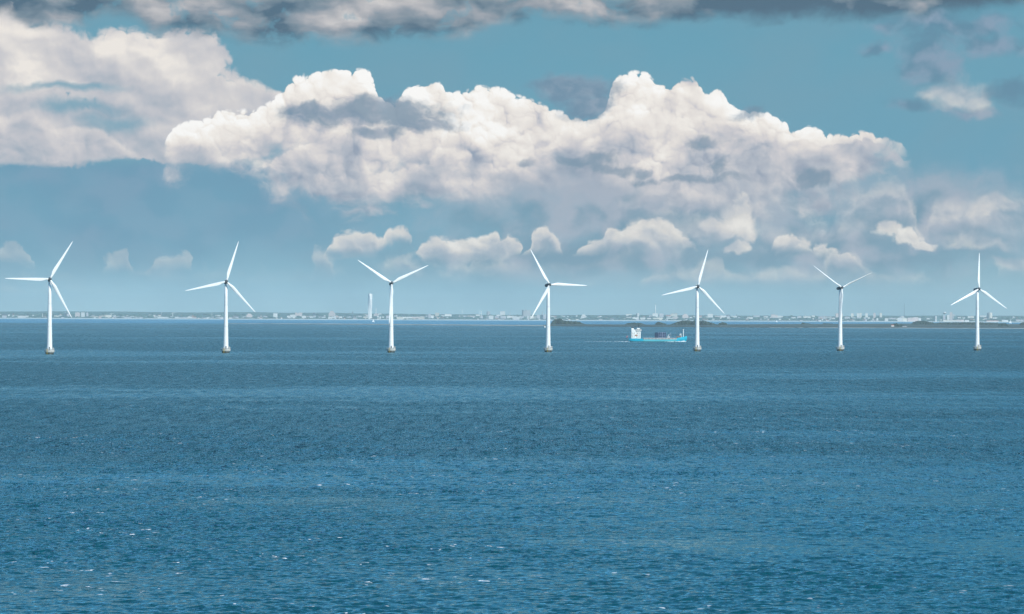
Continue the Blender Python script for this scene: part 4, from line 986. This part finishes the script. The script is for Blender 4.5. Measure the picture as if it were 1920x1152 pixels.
    cargo('cargo_module', 40.0, 45.0, 5.22, 12.8, NV, 'blue cargo module in a pale frame, middle of the ship deck load', PB)
    cargo('cargo_module', 45.2, 50.2, 5.22, 12.8, NV, 'blue cargo module in a pale frame, forward end of the ship deck load', PB)
    c = thing('deck_machine', 'small pale grey machine on the ship deck forward of the cargo modules', 'machinery', (X0 + 53.5, D, 5.22))
    bm = bmesh.new(); box(bm, -1.5, 1.8, -1.6, 1.6, 0, 2.6); box(bm, -.6, .8, -1, 1, 2.62, 4.4); link('body', bm, mat('machine_grey', (.45, .5, .55), .5), c)
    bm = bmesh.new(); tube(bm, (.2, 0, 4.4), (3.4, 0, 5.8), .25, n=6); tube(bm, (3.4, 0, 5.8), (3.4, 0, 1.2), .12, n=5); link('arm', bm, mat('machine_grey', (.45, .5, .55), .5), c)
    foam('bow_wave', [(X0 + 77, D - 1, .8, 1.8), (X0 + 70, D - 6, 1.4, 1.2), (X0 + 60, D - 8, 1.6, .7), (X0 + 48, D - 8.5, 1.2, .35)], 'white bow wave along the front of the cargo ship', FOAM, 3)
    foam('wake', [(X0 + 3, D - 5, 1.2, .5), (X0 - 6, D - 4, 2.5, .5), (X0 - 22, D - 3, 1.6, .25), (X0 - 60, D, 1.0, .16)], 'thin white wake trailing behind the cargo ship', FOAM, 4)
cargo_ship()

# ------------------------------------------------------------------ sailing boats
def sailboat(px, py, h_px, label, d=None, sail=(0.85, 0.85, 0.84)):
    p = at_sea(px, py); s = F / p.y; H = h_px / s
    root = thing('sailboat', label, 'sailboat', (p.x, p.y, 0), R(20), 'small sailing boats')
    L = H * .8
    bm = bmesh.new(); rs = []
    for (x, w) in ((-.5, .10), (-.2, .17), (.15, .15), (.4, .07), (.5, .01)): rs.append([(x * L, -w * L, .09 * L), (x * L, 0, -.03 * L), (x * L, w * L, .09 * L)])
    rings(bm, rs); bmesh.ops.recalc_face_normals(bm, faces=bm.faces); link('hull', bm, SAILW, root)
    bm = bmesh.new(); tube(bm, (.05 * L, 0, .05 * L), (.05 * L, 0, H), .012 * L, n=6); link('mast', bm, RAIL, root)
    def sail_m(a, b, c, name):
        bm = bmesh.new(); n = 6; rows = []
        for i in range(n + 1):
            k = i / n; p0 = Vector(a).lerp(Vector(c), k); p1 = Vector(b).lerp(Vector(c), k * .98)
            rows.append([p0.lerp(p1, j / 4) + Vector((0, math.sin(j / 4 * math.pi) * .05 * L * (1 - k), 0)) for j in range(5)])
        fr = [[bm.verts.new(q) for q in r] for r in rows]; bk = [[bm.verts.new(q + Vector((0, .08, 0))) for q in r] for r in rows]
        for g, fl in ((fr, 0), (bk, 1)):
            for r0, r1 in zip(g, g[1:]):
                for j in range(4):
                    f = [r0[j], r0[j + 1], r1[j + 1], r1[j]]; bm.faces.new(f if not fl else f[::-1])
        link(name, bm, SAILM, root, True)
    sail_m((.03 * L, 0, .16 * L), (-.5 * L, .1 * L, .16 * L), (.04 * L, 0, H * .98), 'mainsail')
    sail_m((.48 * L, 0, .1 * L), (.1 * L, .1 * L, .14 * L), (.07 * L, 0, H * .85), 'jib')
SAILM = mat('sailcloth', (0.86, 0.86, 0.85), 0.7, var=.02); SAILW = mat('boat_white', (.8, .8, .8), .3)
sailboat(700.4, 604.6, 6.4, 'small white sailboat below the twisting skyscraper')
sailboat(1022.0, 614.6, 4.4, 'tiny white sailboat just left of the fourth turbine tower')
sailboat(1456.3, 604.6, 4.8, 'narrow white sailboat near the far shore above the island')
sailboat(1895, 606.9, 7.0, 'white sailboat right of the rightmost turbine')

# ------------------------------------------------------------------ haze
def build_haze():
    bm = bmesh.new(); box(bm, -15000, 15000, -3500, 34500, -2.4, 240.0)
    m = bpy.data.materials.new('haze'); m.use_nodes = True; nt = m.node_tree; nt.nodes.clear()
    out = nt.nodes.new('ShaderNodeOutputMaterial'); pv = nt.nodes.new('ShaderNodeVolumePrincipled')
    pv.inputs['Color'].default_value = (0.80, 0.98, 1.0, 1); pv.inputs['Density'].default_value = 2.3e-5; pv.inputs['Anisotropy'].default_value = 0.0
    nt.links.new(pv.outputs[0], out.inputs['Volume'])
    o = link('haze', bm, m); tag(o, kind='stuff'); o['label'] = 'thin blue haze over the sea and far shore'
build_haze()
